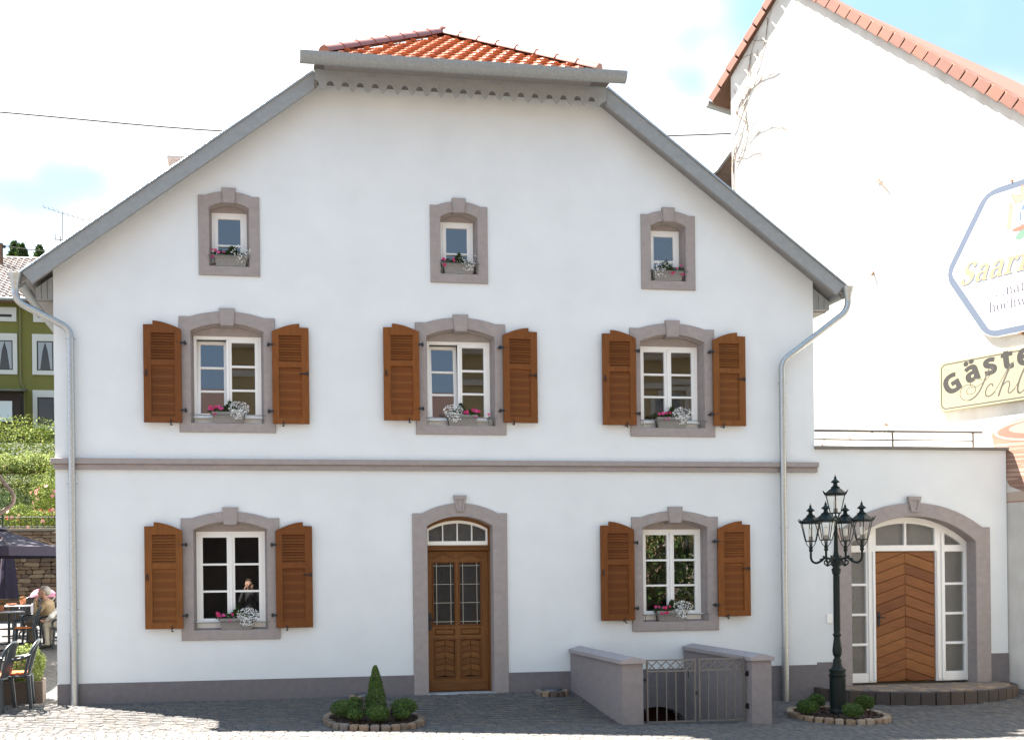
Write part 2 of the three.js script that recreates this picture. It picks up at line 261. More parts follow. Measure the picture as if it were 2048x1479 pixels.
Object.assign(M, {
  bedStone: std([0.17, 0.125, 0.09], 0.9, { map: grainTone }), bedStoneB: std([0.21, 0.165, 0.125], 0.9, { map: grainTone }),
  friezeLitPaint: std([0.335, 0.345, 0.345], 0.6, { map: stoneTone }),  // the bargeboard grey, lightened in place of light missing below the gutter
  soffitPaint: std([0.25, 0.24, 0.235], 0.7, { map: stoneTone }), soffitShade: std([0.15, 0.14, 0.13], 0.8, { map: stoneTone }),  // the second grey has the shadow under the half hip put into it
  wood: std([0.13, 0.075, 0.045], 0.85, { map: woodTone }), brownPipe: std([0.12, 0.085, 0.065], 0.5, { metalness: 0.3 }), figure: std([1, 1, 1], 0.85, { vertexColors: true }),
  signWhite: std([0.8, 0.79, 0.76], 0.45), bark: std([0.16, 0.105, 0.07], 0.9),
  sandDark: std([0.095, 0.07, 0.056], 0.9, { map: grainTone }), sandDarkB: std([0.075, 0.06, 0.053], 0.9, { map: grainTone }), settGrey: std([0.2, 0.165, 0.14], 0.9, { map: grainTone }),
  stairWall: std([0.25, 0.225, 0.225], 0.92, { map: stoneTone, bumpMap: stoneBump, bumpScale: 0.0012 }), stairCap: std([0.33, 0.30, 0.305], 0.85, { map: stoneTone }), zincDark: std([0.12, 0.125, 0.13], 0.45, { metalness: 0.6, map: zincTone }),
});
const settG = uvm(rb(0.128, 0.05, 0.094, 0.012, 0, -0.02, 0));
function roughBlock(w, h, d, seed, j = 0.12) { const g = rb(w, h, d, Math.min(w, h, d) * 0.22), p = g.attributes.position, R = seed * 7.3; for (let i = 0; i < p.count; i++) { const x = p.getX(i) / w, y = p.getY(i) / h, z = p.getZ(i) / d, k = (s) => 1 + j * 2 * noise.noise(x * 2.1 + R + s, y * 2.1 - s, z * 2.1 + R); p.setXYZ(i, x * w * k(0), y * h * k(3.1), z * d * k(6.7)); } g.computeVertexNormals(); return uvm(g); }
const sandStoneA = roughBlock(0.115, 0.13, 0.095, 1), sandStoneB = roughBlock(0.105, 0.125, 0.1, 2);
// ---------------------------------------------------------------- the white house
const house = thing('house', 'white rendered gabled house with brown wooden shutters and grey stone window surrounds', 'house');
const HX0 = -2.57, HX1 = 8.55, slopeL = (x) => 5.87 + 0.7433 * (x + 2.9), slopeR = (x) => 6.06 + 0.7400 * (8.87 - x), RX = 3.06, RY = 10.12, RZ = -1.2;
// window kinds: outer half width, bottom, shoulder, outer crown, ear, inner half width, inner bottom, spring, crown, key top/bottom and half widths, frame box
const kinds = {
  middle: { hw: 0.662, y0: 3.785, ySh: 5.385, yC: 5.465, ear: 0.15, ihw: 0.5, iy0: 3.915, iS: 5.19, iC: 5.30, kT: 5.505, kB: 5.262, k1: 0.112, k2: 0.09, fw: 0.478, f0: 3.925, f1: 5.165, rows: 3 },
  ground: { hw: 0.678, y0: 0.905, ySh: 2.595, yC: 2.685, ear: 0.15, ihw: 0.505, iy0: 1.045, iS: 2.435, iC: 2.545, kT: 2.745, kB: 2.50, k1: 0.112, k2: 0.09, fw: 0.488, f0: 1.06, f1: 2.425, rows: 3 },
  upper: { hw: 0.422, y0: 5.965, ySh: 7.07, yC: 7.135, ear: 0.10, ihw: 0.272, iy0: 6.095, iS: 6.905, iC: 6.985, kT: 7.175, kB: 6.965, k1: 0.1, k2: 0.08, fw: 0.254, f0: 6.10, f1: 6.90, rows: 2 },
};
const openings = [['middle', -0.243, 'left'], ['middle', 3.07, 'left'], ['middle', 6.28, ''], ['ground', -0.23, ''], ['ground', 6.29, ''], ['upper', -0.2, ''], ['upper', 3.065, ''], ['upper', 6.235, '']];
const doorC = 3.03, CEL = { x: 5.98, a: 0.47 };
{
  const holes = openings.map(([k, cx]) => { const w = kinds[k]; return archHole(cx, w.ihw + 0.06, w.iy0 - 0.06, w.iS + 0.05, w.iC + 0.06); });
  holes.push(archHole(doorC, 0.55, -0.02, 2.52, 2.67), archHole(CEL.x, CEL.a, -1.9, -0.42, -0.21));
  part('wall', uvm(ext([[HX0, -2.2], [HX1, -2.2], [HX1, 6.22], [5.2, 8.74], [0.99, 8.74], [HX0, 6.06]], holes, -0.4, 0)), M.plaster, house);
  part('side_wall', uvm(span(HX0 + 0.001, HX0 + 0.38, -1, 5.95, -9, -0.401)), M.plaster, house);
  part('side_wall', uvm(span(HX1 - 0.38, HX1 - 0.001, -1, 6.1, -9, -0.401)), M.plaster, house);
  part('rear_wall', uvm(ext([[HX0, -1], [HX1, -1], [HX1, 6.1], [RX, 10.05], [HX0, 5.95]], [], -9.4, -9.002)), M.plaster, house);
  part('shade_partition', merge([ext([[HX0 + 0.4, 0.1], [HX1 - 0.4, 0.1], [HX1 - 0.4, 5.8], [5.0, 8.3], [1.3, 8.3], [HX0 + 0.4, 5.8]], [], -1.9, -1.8), span(HX0 + 0.4, HX1 - 0.4, 2.86, 3.1, -1.79, -0.41), span(HX0 + 0.4, HX1 - 0.4, 5.52, 5.72, -1.79, -0.41), span(1.2, 1.3, 0.1, 2.85, -1.79, -0.41), span(4.4, 4.5, 0.1, 2.85, -1.79, -0.41), span(HX0 + 0.4, HX1 - 0.4, 0.02, 0.095, -1.79, -0.41)]), M.interior, house);  // added behind the windows, coloured dark so the panes look unlit
  part('plinth', uvm(ext(rectPts(HX0 - 0.004, doorC - 0.65, -0.5, 0.347), [], 0.0005, 0.017, 0.004)), M.plinth, house);
  part('plinth', uvm(ext(rectPts(doorC + 0.65, HX1 + 0.001, -2.2, 0.347), [archHole(CEL.x, CEL.a - 0.01, -1.9, -0.42, -0.215)], 0.0005, 0.017, 0.004)), M.plinth, house);
  part('cellar_door', uvm(span(CEL.x - 0.55, CEL.x + 0.55, -1.95, -0.1, -0.36, -0.3)), std([0.05, 0.012, 0.008], 0.8, { map: woodTone }), house);
  // string course: two steps
  const prof = (d) => d;
  for (const [a, b] of [[HX0 - 0.05, HX1 + 0.03]]) part('string_course', uvm(merge([span(a, b, 3.335, 3.412, -0.02, 0.075, 0.008), span(a + 0.035, b - 0.005, 3.262, 3.334, -0.02, 0.042, 0.006)])), M.stone, house);
}
function makeWindow(kind, cx, tilt, seed) {
  const w = kinds[kind], R = rng(seed), sh = [[cx - w.hw, w.y0], [cx + w.hw, w.y0], [cx + w.hw, w.ySh], ...arcPts(cx, w.hw - w.ear, w.ySh, w.yC, 20), [cx - w.hw, w.ySh]];
  const s = part('window_surround', uvm(ext(sh, [archHole(cx, w.ihw, w.iy0, w.iS, w.iC)], -0.13, 0.028, 0.007), 0, cx), M.stone, house);
  // rebate along the opening and the flat field over the frame
  part('rebate', uvm(ext(archHole(cx, w.ihw + 0.03, w.iy0 - 0.02, w.iS + 0.02, w.iC + 0.025), [rectPts(cx - w.fw + 0.012, cx + w.fw - 0.012, w.f0 + 0.006, w.f1 - 0.008)], -0.2, -0.131), 0, cx + 0.3), M.stone, s);
  part('rebate_step', uvm(ext(archHole(cx, w.ihw + 0.02, w.iy0 - 0.01, w.iS + 0.01, w.iC + 0.01), [archHole(cx, w.ihw - 0.014, w.iy0 + 0.001, w.iS - 0.012, w.iC - 0.016)], -0.129, -0.055), 0, cx + 0.3), M.stone, s);
  part('keystone', uvm(ext([[cx - w.k2, w.kB], [cx + w.k2, w.kB], [cx + w.k1, w.kT], [cx - w.k1, w.kT]], [], -0.125, 0.055, 0.008), 0, cx + 0.5), M.stone, s);
  // joinery
  const zf = -0.185, fb = 0.05;
  const f = part('window', uvm(merge([ext(rectPts(cx - w.fw, cx + w.fw, w.f0, w.f1), [rectPts(cx - w.fw + fb, cx + w.fw - fb, w.f0 + 0.075, w.f1 - fb)], zf - 0.03, zf + 0.03, 0.004), rb(2 * w.fw, 0.022, 0.06, 0.005, cx, w.f0 + 0.085, zf + 0.045)])), M.white, house);
  const y0 = w.f0 + 0.078, y1 = w.f1 - fb + 0.006, two = kind !== 'upper', hw = w.fw - fb + 0.006;
  const sashes = two ? [[cx - hw, cx - 0.001], [cx + 0.001, cx + hw]] : [[cx - hw, cx + hw]];
  sashes.forEach(([a, b], n) => {
    const W = b - a, H = y1 - y0, st = 0.055, bar = 0.03, gw = W - 2 * st, bot = 0.06, top_ = 0.048, gh = H - bot - top_;
    const cells = kind === 'upper' ? [[bot, bot + gh * 0.34 - bar / 2], [bot + gh * 0.34 + bar / 2, bot + gh]] : [0, 1, 2].map((r) => [bot + gh * r / 3 + (r ? bar / 2 : 0), bot + gh * (r + 1) / 3 - (r < 2 ? bar / 2 : 0)]);
    const g = ext(rectPts(-W / 2, W / 2, 0, H), cells.map(([c, d]) => rectPts(-gw / 2, gw / 2, c, d)), -0.022, 0.022, 0.005);
    const open = tilt && n === 0, ang = open ? -0.075 : 0, at = [(a + b) / 2, y0 + (open ? -0.004 : 0), zf + (open ? -0.032 : 0.012)];
    part('sash', uvm(g), M.white, f, at, [ang, 0, 0]);
    for (const [c, d] of cells) { const p = new THREE.PlaneGeometry(gw + 0.012, d - c + 0.012); const m = part('pane', p, M.glass, f); const o = V(0, (c + d) / 2, -0.004).applyEuler(new THREE.Euler(ang, 0, 0)); m.position.set(at[0] + o.x, at[1] + o.y, at[2] + o.z); m.rotation.set(ang + (R() - 0.5) * 0.006, (R() - 0.5) * 0.008, 0); }
    if (two && n === 1) part('meeting_stile', rb(0.035, H - 0.03, 0.018, 0.006, cx, (y0 + y1) / 2, zf + 0.045), M.white, f);
    if (kind !== 'upper') part('drip_rail', rb(W - 0.05, 0.02, 0.03, 0.006, (a + b) / 2, y0 + 0.03, at[2] + 0.03), M.white, f);
  });
  // rod that holds the flower trough on the sill
  const ry = w.iy0 + (kind === 'upper' ? 0.14 : 0.105), rx = w.ihw + 0.012;
  part('trough_rail', merge([rod([cx - rx, ry, -0.02], [cx - rx, ry, 0.055], 0.006), rod([cx - rx, ry, 0.055], [cx + rx, ry, 0.055], 0.006), rod([cx + rx, ry, 0.055], [cx + rx, ry, -0.02], 0.006), rod([cx - rx + 0.03, w.iy0 + 0.003, 0.04], [cx - rx + 0.03, ry, 0.055], 0.005), rod([cx + rx - 0.03, w.iy0 + 0.003, 0.04], [cx + rx - 0.03, ry, 0.055], 0.005)]), M.gateIron, f);
}
openings.forEach(([k, cx, t], i) => makeWindow(k, cx, t === 'left', 300 + i));
// shutters: side -1 hangs to the left of its window, +1 to the right
const slatGeo = [uvm(ext([[-0.031, -0.004], [0.031, -0.004], [0.031, 0.004], [-0.031, 0.004]], [], -0.165, 0.165, 0.002)), uvm(ext([[-0.028, -0.005], [0.028, -0.005], [0.028, 0.005], [-0.028, 0.005]], [], -0.165, 0.165, 0.002))];
slatGeo.forEach((g) => g.rotateY(Math.PI / 2)); slatGeo.forEach((g, i) => { slatGeo[i] = uvm(g.rotateX(Math.PI / 2)); });
const stained = [[1, 1, 1], [1.12, 1.1, 1.05], [0.9, 0.88, 0.9], [1.06, 1.12, 1.1]].map((k) => [M.shutter, M.shutterDark].map((m) => { const c = m.clone(); c.color.setRGB(m.color.r * k[0], m.color.g * k[1], m.color.b * k[2]); return c; }));
function makeShutter(cx, y0, h, side, seed, yaw = 0) {
  const R = rng(seed), [light, dark] = stained[(seed * 7 + (seed >> 1)) % 4], W = 0.512, k = h / 1.4, outline = [[0, 0], [W, 0], [W, 1.285 * k]];
  for (let i = 0; i <= 8; i++) { const t = i / 8; outline.push([W - (W - 0.128) * t, (1.285 + 0.115 * (1 - (1 - t) ** 1.7)) * k]); }
  outline.push([0.127, 1.348 * k], [0, 1.345 * k]);
  const fl = (p) => side < 0 ? p : p.map(([x, y]) => [W - x, y]).reverse();
  const up = [0.862 * k, 1.232 * k], lo = [0.085 * k, 0.785 * k], x0 = 0.105, x1 = 0.418;
  const s = new THREE.Mesh(uvm(ext(fl(outline), [fl(rectPts(x0, x1, ...up)), fl(rectPts(x0, x1, ...lo))], 0, 0.036, 0.004), 1, R() * 3, R() * 3), light); s.name = 'shutter'; house.add(s);
  s.position.set(cx - W / 2, y0, 0.052); s.rotation.y = yaw;
  const mid = side < 0 ? (x0 + x1) / 2 : W - (x0 + x1) / 2;
  const nU = 10, pu = (up[1] - up[0]) / nU; for (let i = 0; i < nU; i++) part('slat', slatGeo[0], i % 3 ? light : dark, s, [mid, up[0] + pu * (i + 0.5), 0.017], [-0.5, 0, 0]);
  const nL = 17, pl = (lo[1] - lo[0]) / nL; for (let i = 0; i < nL; i++) part('slat', slatGeo[1], (i * 7 + seed) % 3 ? dark : light, s, [mid, lo[0] + pl * (i + 0.5), 0.0125], [-0.09 - 0.02 * R(), 0, 0]);
  const ix = side < 0 ? W : 0, d = side < 0 ? 1 : -1, ox = side < 0 ? 0.035 : W - 0.035;
  for (const y of [0.17 * k, 1.1 * k]) part('hinge', merge([rb(0.075, 0.03, 0.012, 0.004, ix + d * 0.02, y, 0.042), rod([ix + d * 0.05, y - 0.028, 0.03], [ix + d * 0.05, y + 0.028, 0.03], 0.012, 8), rb(0.03, 0.016, 0.05, 0.003, ix + d * 0.055, y, 0.0), rod([ix - d * 0.055, y, 0.035], [ix - d * 0.055, y, 0.042], 0.008, 8)]), M.iron, s);
  if (side > 0) part('bolt', merge([rb(0.115, 0.018, 0.012, 0.004, ox - 0.04, 0.7 * k, 0.044), rb(0.03, 0.05, 0.02, 0.005, ox + 0.012, 0.7 * k, 0.044)]), M.iron, s);
  else part('latch', merge([rb(0.022, 0.05, 0.018, 0.005, ox, 0.7 * k, 0.046), new THREE.TorusGeometry(0.018, 0.004, 5, 12).translate(ox, 0.7 * k - 0.045, 0.046)]), M.iron, s);
  const hx = side < 0 ? 0.36 : W - 0.36; part('holdback', merge([rod([hx, -0.01, -0.05], [hx, -0.01, 0.045], 0.007), rb(0.016, 0.075, 0.014, 0.005, hx, 0.0, 0.047), rb(0.03, 0.014, 0.012, 0.004, hx + 0.01 * d, -0.035, 0.046)]), M.iron, s);
}
[[-1.122, 3.905, 1.395, -1], [0.628, 3.905, 1.40, 1], [2.195, 3.97, 1.37, -1], [3.937, 3.96, 1.37, 1], [5.43, 3.94, 1.39, -1], [7.148, 3.945, 1.392, 1], [-1.135, 1.075, 1.465, -1], [0.645, 1.06, 1.475, 1], [5.37, 1.075, 1.45, -1], [7.19, 1.108, 1.42, 1]]
  .forEach(([x, y, h, s], i) => makeShutter(x, y, h, s, 500 + i, s * 0.016 * (i % 4) - 0.01));
// ---- front door
{
  const c = doorC, sh = [[c - 0.695, 0.04], [c - 0.48, 0.04], [c - 0.48, 2.47], ...arcPts(c, 0.48, 2.47, 2.61, 20).reverse().slice(1, -1), [c + 0.48, 2.47], [c + 0.48, 0.04], [c + 0.695, 0.04], [c + 0.695, 2.655], ...arcPts(c, 0.56, 2.655, 2.80, 20), [c - 0.695, 2.655]];
  const s = part('door_surround', uvm(ext(sh, [], -0.2, 0.03, 0.007)), M.stone, house);
  part('keystone', uvm(ext([[c - 0.045, 2.675], [c + 0.045, 2.675], [c + 0.1, 2.91], [c - 0.1, 2.91]], [[[c - 0.024, 2.70], [c + 0.024, 2.70], [c + 0.052, 2.85], [c - 0.052, 2.85]]], 0.01, 0.06, 0.006)), M.stone, s);
  part('keystone_panel', uvm(ext([[c - 0.025, 2.695], [c + 0.025, 2.695], [c + 0.053, 2.855], [c - 0.053, 2.855]], [], 0.02, 0.046, 0.004)), M.stone, s);
  part('threshold', uvm(span(c - 0.5, c + 0.5, -0.02, 0.068, -0.3, 0.045, 0.008)), std([0.42, 0.42, 0.42], 0.8, { map: stoneTone }), house);
  // wooden arch frame, white fanlight
  const fr = part('door_frame', uvm(ext([[c - 0.5, 0.07], [c - 0.46, 0.07], [c - 0.46, 2.12], [c + 0.46, 2.12], [c + 0.46, 0.07], [c + 0.5, 0.07], [c + 0.5, 2.5], ...arcPts(c, 0.5, 2.5, 2.635, 16).slice(1, -1), [c - 0.5, 2.5]], [archHole(c, 0.45, 2.2, 2.44, 2.565)], -0.27, -0.15, 0.005), 1), M.doorWood, house);
  part('transom_bar', uvm(merge([span(c - 0.47, c + 0.47, 2.13, 2.165, -0.2, -0.115, 0.008), span(c - 0.46, c + 0.46, 2.168, 2.19, -0.2, -0.13, 0.005)])), M.doorWoodB, fr);
  const arcY = (x) => { const a = 0.452, h = 0.12, R = (a * a + h * h) / (2 * h); return 2.445 + h - R + Math.sqrt(R * R - x * x); };
  const cells = [0, 1, 2, 3].map((i) => { const x0 = -0.425 + i * 0.2165, x1 = x0 + 0.1985, n = 5, p = [[c + x0, 2.262], [c + x1, 2.262]]; for (let k = 0; k <= n; k++) { const x = x1 + (x0 - x1) * k / n; p.push([c + x, arcY(x) - 0.045]); } return p; });
  const fan = part('fanlight', uvm(ext([[c - 0.452, 2.2], [c + 0.452, 2.2], ...arcPts(c, 0.452, 2.445, 2.565)], cells, -0.215, -0.165, 0.005)), M.white, house);
  for (const p of cells) part('pane', uvm(new THREE.ShapeGeometry(shp(p)).translate(0, 0, -0.19)), M.rippleDark, fan);
  // leaf
  const z = -0.235, x0 = c - 0.462, gl = [[-0.355, -0.045], [0.035, 0.345]], panels = [[-0.34, -0.045], [0.045, 0.34]];
  const holes = [...gl.map(([a, b]) => rectPts(c + a, c + b, 1.05, 1.945)), ...panels.map(([a, b]) => rectPts(c + a, c + b, 0.275, 0.835)), ...panels.map(([a, b]) => rectPts(c + a, c + b, 0.895, 0.985))];
  const leaf = part('door', uvm(ext(rectPts(x0, c + 0.462, 0.075, 2.115), holes, z - 0.025, z + 0.025, 0.004), 1), M.doorWood, house);
  part('kick_board', uvm(rb(0.9, 0.125, 0.02, 0.008, c, 0.15, z + 0.032)), M.doorWoodB, leaf);
  for (const [a, b] of gl) {
    part('pane', new THREE.PlaneGeometry(b - a + 0.01, 0.91).translate(c + (a + b) / 2, 1.4975, z), M.rippleDark, leaf);
    const L = [], v = (x, w = 0.006) => L.push(bx(w, 0.89, 0.008, c + x, 1.4975, z + 0.006)), h = (y, w = 0.006) => L.push(bx(b - a - 0.01, w, 0.0085, c + (a + b) / 2, y, z + 0.0062));
    v(a + 0.05); v(b - 0.05); h(1.905); h(1.09); h(1.635); h(1.365); part('lead_bar', merge(L), M.lead, leaf);
    part('moulding', uvm(ext(rectPts(c + a - 0.02, c + b + 0.02, 1.03, 1.965), [rectPts(c + a + 0.002, c + b - 0.002, 1.052, 1.943)], z + 0.02, z + 0.04, 0.006), 1), M.doorWoodB, leaf);
    // pointed moulding over the glass
    const m = c + (a + b) / 2; part('moulding', uvm(merge([tr(rb(0.2, 0.022, 0.02, 0.006), m - 0.085, 2.045, z + 0.032, 0, 0, 0.36), tr(rb(0.2, 0.022, 0.02, 0.006), m + 0.085, 2.045, z + 0.032, 0, 0, -0.36)])), M.doorWoodB, leaf);
  }
  for (const [a, b] of panels) {
    part('raised_panel', uvm(ext(rectPts(c + a + 0.004, c + b - 0.004, 0.899, 0.981), [], z - 0.02, z + 0.028, 0.016)), M.doorWood, leaf);
    const m = (a + b) / 2, hwid = (b - a) / 2 - 0.002;
    for (let i = 0; i < 7; i++) for (const d of [-1, 1]) { const yb = 0.262 + i * 0.09, p = d < 0 ? [[c + m - hwid, yb], [c + m - 0.001, yb + 0.04], [c + m - 0.001, yb + 0.127], [c + m - hwid, yb + 0.087]] : [[c + m + 0.001, yb + 0.04], [c + m + hwid, yb], [c + m + hwid, yb + 0.087], [c + m + 0.001, yb + 0.127]]; const q = p.map(([x, y]) => [x, clamp(y, 0.277, 0.833)]); if (Math.max(...q.map((t) => t[1])) - Math.min(...q.map((t) => t[1])) > 0.03) part('plank', uvm(ext(q, [], z - 0.02, z + 0.008 - (i % 2) * 0.002, 0.006), 0, i * 0.37 + d), i % 2 ? M.doorWood : M.doorWoodB, leaf); }
    part('moulding', uvm(ext(rectPts(c + a - 0.018, c + b + 0.018, 0.257, 0.853), [rectPts(c + a + 0.008, c + b - 0.008, 0.283, 0.827)], z + 0.02, z + 0.036, 0.006), 1), M.doorWoodB, leaf);
  }
  part('handle', merge([ext([[-0.02, -0.11], [0.02, -0.11], [0.028, -0.05], [0.018, 0], [0.028, 0.06], [0.024, 0.13], [0, 0.15], [-0.024, 0.13], [-0.028, 0.06], [-0.018, 0], [-0.028, -0.05]], [], 0, 0.01, 0.003).translate(c - 0.415, 1.08, z + 0.026), rod([c - 0.415, 1.13, z + 0.03], [c - 0.415, 1.13, z + 0.075], 0.01, 8), rod([c - 0.425, 1.13, z + 0.072], [c - 0.33, 1.118, z + 0.072], 0.01, 8)]), M.iron, leaf);
}
// ---- roof
{
  const zb = -9.45, th = 0.125, zf = 0.262;
  const slab = (a, b, t) => [[a[0], a[1]], [b[0], b[1]], [b[0], b[1] - t], [a[0], a[1] - t]];
  const cut = 8.80, xl = -2.9 + (cut - 5.87) / 0.7433, xr = 8.87 - (cut - 6.06) / 0.74;
  // slopes: lower part runs out over the gable, upper part starts behind the half hip
  const roof = part('roof', uvm(merge([ext(slab([-2.93, slopeL(-2.93) - 0.012], [xl, cut - 0.012], th), [], zb, zf), ext(slab([8.9, slopeR(8.9) - 0.012], [xr, cut - 0.012], th), [], zb, zf), ext([[xl, cut - 0.012], [xr, cut - 0.012], [RX, RY - 0.02]], [], zb, RZ - 0.02)])), M.soffitPaint, house);
  // the half hip itself: a sloping board under the tiles
  const hip = new THREE.BufferGeometry(), A = [1.12, 8.79, 0.62], B = [4.93, 8.79, 0.62], C = [RX, 10.09, -1.12], D0 = [1.12, 8.55, -1.3], E0 = [4.93, 8.55, -1.3];
  hip.setAttribute('position', new THREE.Float32BufferAttribute([...A, ...B, ...C, ...A, ...C, ...D0, ...B, ...E0, ...C, ...A, ...D0, ...B, ...B, ...D0, ...E0], 3)); hip.computeVertexNormals();
  part('hip_decking', uvm(hip), M.greyBoards, roof);
  // tiles of the half hip
  const n = V(0, 0, 0).crossVectors(V(1, 0, 0), V(0, C[1] - A[1], C[2] - A[2])).normalize(); if (n.y < 0) n.negate();
  const upv = V(0, C[1] - A[1], C[2] - A[2]), L = upv.length(); upv.normalize();
  const tw = 0.198, tl = 0.238, prof = [[-0.099, 0.006], [-0.09, 0.02], [-0.06, 0.023], [-0.022, 0.022], [-0.006, 0.004], [0.03, 0.001], [0.052, 0.001], [0.07, 0.008], [0.099, 0.009]];
  const tg = () => { const P = [], q = (a, b, c, d) => P.push(...a, ...b, ...c, ...a, ...c, ...d), l0 = -0.02, l1 = tl + 0.05; for (let i = 0; i < prof.length - 1; i++) { const [x0, h0] = prof[i], [x1, h1] = prof[i + 1]; q([x0, l0, h0 + 0.045], [x1, l0, h1 + 0.045], [x1, l1, h1 + 0.004], [x0, l1, h0 + 0.004]); q([x0, l0, -0.004], [x1, l0, -0.004], [x1, l0, h1 + 0.045], [x0, l0, h0 + 0.045]); } const e = prof.length - 1; q([prof[e][0], l0, -0.004], [prof[e][0], l1, 0], [prof[e][0], l1, prof[e][1] + 0.004], [prof[e][0], l0, prof[e][1] + 0.045]); const g = new THREE.BufferGeometry(); g.setAttribute('position', new THREE.Float32BufferAttribute(P, 3)); g.computeVertexNormals(); return uvm(g); };
  const tileG = tg(), basis = new THREE.Matrix4().makeBasis(V(1, 0, 0), upv, n), R = rng(61);
  for (let r = 0; r * tl < L - 0.12; r++) { const s = r * tl + 0.02, f = s / L, xa = A[0] + (C[0] - A[0]) * f, xb = B[0] + (C[0] - B[0]) * f, off = (r % 2) * 0.099; for (let x = Math.ceil((xa + 0.03) / tw) * tw; x < xb - 0.02; x += tw) { const o = part('roof_tile', tileG, R() < 0.35 ? M.terracottaB : M.terracotta, roof); const p = V(x + off, A[1], A[2]).addScaledVector(upv, s).addScaledVector(n, 0.01); o.quaternion.setFromRotationMatrix(basis); o.rotateX((R() - 0.5) * 0.02); o.position.copy(p); } }
  // hip caps
  const cap = (len) => { const g = new THREE.CylinderGeometry(0.09, 0.1, len, 12, 1, true, -Math.PI / 2, Math.PI), e = new THREE.CylinderGeometry(0.0995, 0.1015, 0.05, 12, 1, false, -Math.PI / 2, Math.PI).translate(0, -len / 2 + 0.015, 0); return merge([g, e.scale(0.985, 1, 0.985)]); };
  const capG = uvm(cap(0.40));
  for (const P of [A, B]) { const a = V(...P).addScaledVector(n, 0.035), b = V(...C).add(V(0, 0.05, 0.02)), d = b.clone().sub(a), len = d.length(); d.normalize(); const side = d.clone().cross(V(0, 1, 0)).normalize(), out = side.clone().cross(d).normalize(); if (out.y < 0) { out.negate(); } const s2 = d.clone().cross(out).normalize(); const mtx = new THREE.Matrix4().makeBasis(s2, d, out), k = Math.round(len / 0.345);
    for (let i = 0; i < k; i++) { const o = part('ridge_tile', capG, M.ridge, roof); o.quaternion.setFromRotationMatrix(mtx); o.position.copy(a).addScaledVector(d, (i + 0.5) * len / k).addScaledVector(out, 0.0); const c = part('ridge_clip', merge([bx(0.018, 0.03, 0.012, 0, 0.0, 0.0)]), M.zinc, roof); c.quaternion.copy(o.quaternion); c.position.copy(o.position).addScaledVector(d, -len / k / 2 + 0.03).addScaledVector(out, 0.106); } }
  part('ridge_tile', uvm(merge([new THREE.SphereGeometry(0.12, 14, 8, 0, 6.3, 0, 1.7).translate(C[0], C[1] + 0.05, C[2] + 0.02)])), M.ridge, roof);
  for (let i = 0; i < 20; i++) { const o = part('ridge_tile', capG, M.ridge, roof); o.position.set(C[0], C[1] + 0.055, C[2] - 0.2 - i * 0.36); o.rotation.x = -Math.PI / 2; }
  // barge boards with a zinc edge
  const board = (a, b, h, z0, z1, bev) => ext([[a[0], a[1]], [b[0], b[1]], [b[0], b[1] - h], [a[0] + Math.sign(b[0] - a[0]) * 0.13, a[1] + 0.1 - h]], [], z0, z1, bev);
  const bl = part('bargeboard', uvm(board([-2.91, slopeL(-2.91) - 0.03], [0.985, slopeL(0.985) - 0.03], 0.235, 0.263, 0.318, 0.004)), M.greyPaint, house);
  const br = part('bargeboard', uvm(board([8.88, slopeR(8.88) - 0.03], [5.195, slopeR(5.195) - 0.03], 0.235, 0.263, 0.318, 0.004)), M.greyPaint, house);
  part('verge_flashing', uvm(ext(slab([-2.95, slopeL(-2.95)], [0.97, slopeL(0.97)], 0.032), [], 0.2, 0.34, 0.003)), M.zinc, bl);
  part('verge_flashing', uvm(ext(slab([8.92, slopeR(8.92)], [5.21, slopeR(5.21)], 0.032), [], 0.2, 0.34, 0.003)), M.zinc, br);
  // scalloped board under the half hip
  const x0 = 0.99, x1 = 5.192, pts = [[x1, 8.765], [x0, 8.765]], N = 20, pw = (x1 - x0) / (N + 0.1), yb = 8.60;
  pts.push([x0, yb - 0.01]);
  for (let i = 0; i < N; i++) { const c = x0 + pw * (i + 0.55), a = c - pw / 2, b = c + pw / 2;
    for (let k = 0; k <= 4; k++) { const t = Math.PI * k / 4; if (i > 0 || k > 1) pts.push([a + 0.05 * -Math.cos(t), yb - 0.035 + 0.055 * Math.sin(t)]); }
    pts.push([a + 0.056, yb - 0.062], [c - 0.03, yb - 0.09], [c, yb - 0.12], [c + 0.03, yb - 0.09], [b - 0.056, yb - 0.062]);
    if (i === N - 1) pts.push([x1, yb - 0.04]); }
  const holes = []; for (let i = 0; i < N; i++) { const c = x0 + pw * (i + 0.55); holes.push([0, 1, 2, 3, 4, 5].map((k) => [c + 0.006 * Math.cos(k * 1.047), yb - 0.05 + 0.006 * Math.sin(k * 1.047)])); }
  part('frieze_board', uvm(ext(pts, holes, 0.29, 0.318)), M.friezeLitPaint, house);
  part('soffit', uvm(merge([span(0.95, 5.23, 8.70, 8.76, -0.02, 0.262), span(0.98, 5.2, 8.768, 8.795, 0.262, 0.5)])), M.soffitShade, house);
  // half-round gutter of the half hip
  const gutter = (len) => { const o = [], p = []; for (let i = 0; i <= 10; i++) { const t = Math.PI + Math.PI * i / 10; o.push([0.088 * Math.cos(t), 0.135 * Math.sin(t)]); } for (let i = 10; i >= 0; i--) { const t = Math.PI + Math.PI * i / 10; p.push([0.083 * Math.cos(t), 0.129 * Math.sin(t)]); } const g = ext([...o, [0.1, 0.008], [0.1, 0.014], [0.082, 0.012], ...p], [], 0, len); const end = ext([...o], [], 0, 0.004), e2 = ext([...o], [], len - 0.004, len); return merge([g, end, e2]); };
  const gg = uvm(gutter(4.56)); gg.rotateY(-Math.PI / 2); gg.computeVertexNormals();
  const gut = part('gutter', gg.clone().applyMatrix4(new THREE.Matrix4().makeScale(-1, 1, -1)), M.zincDull, house, [0.77, 8.775, 0.69]);
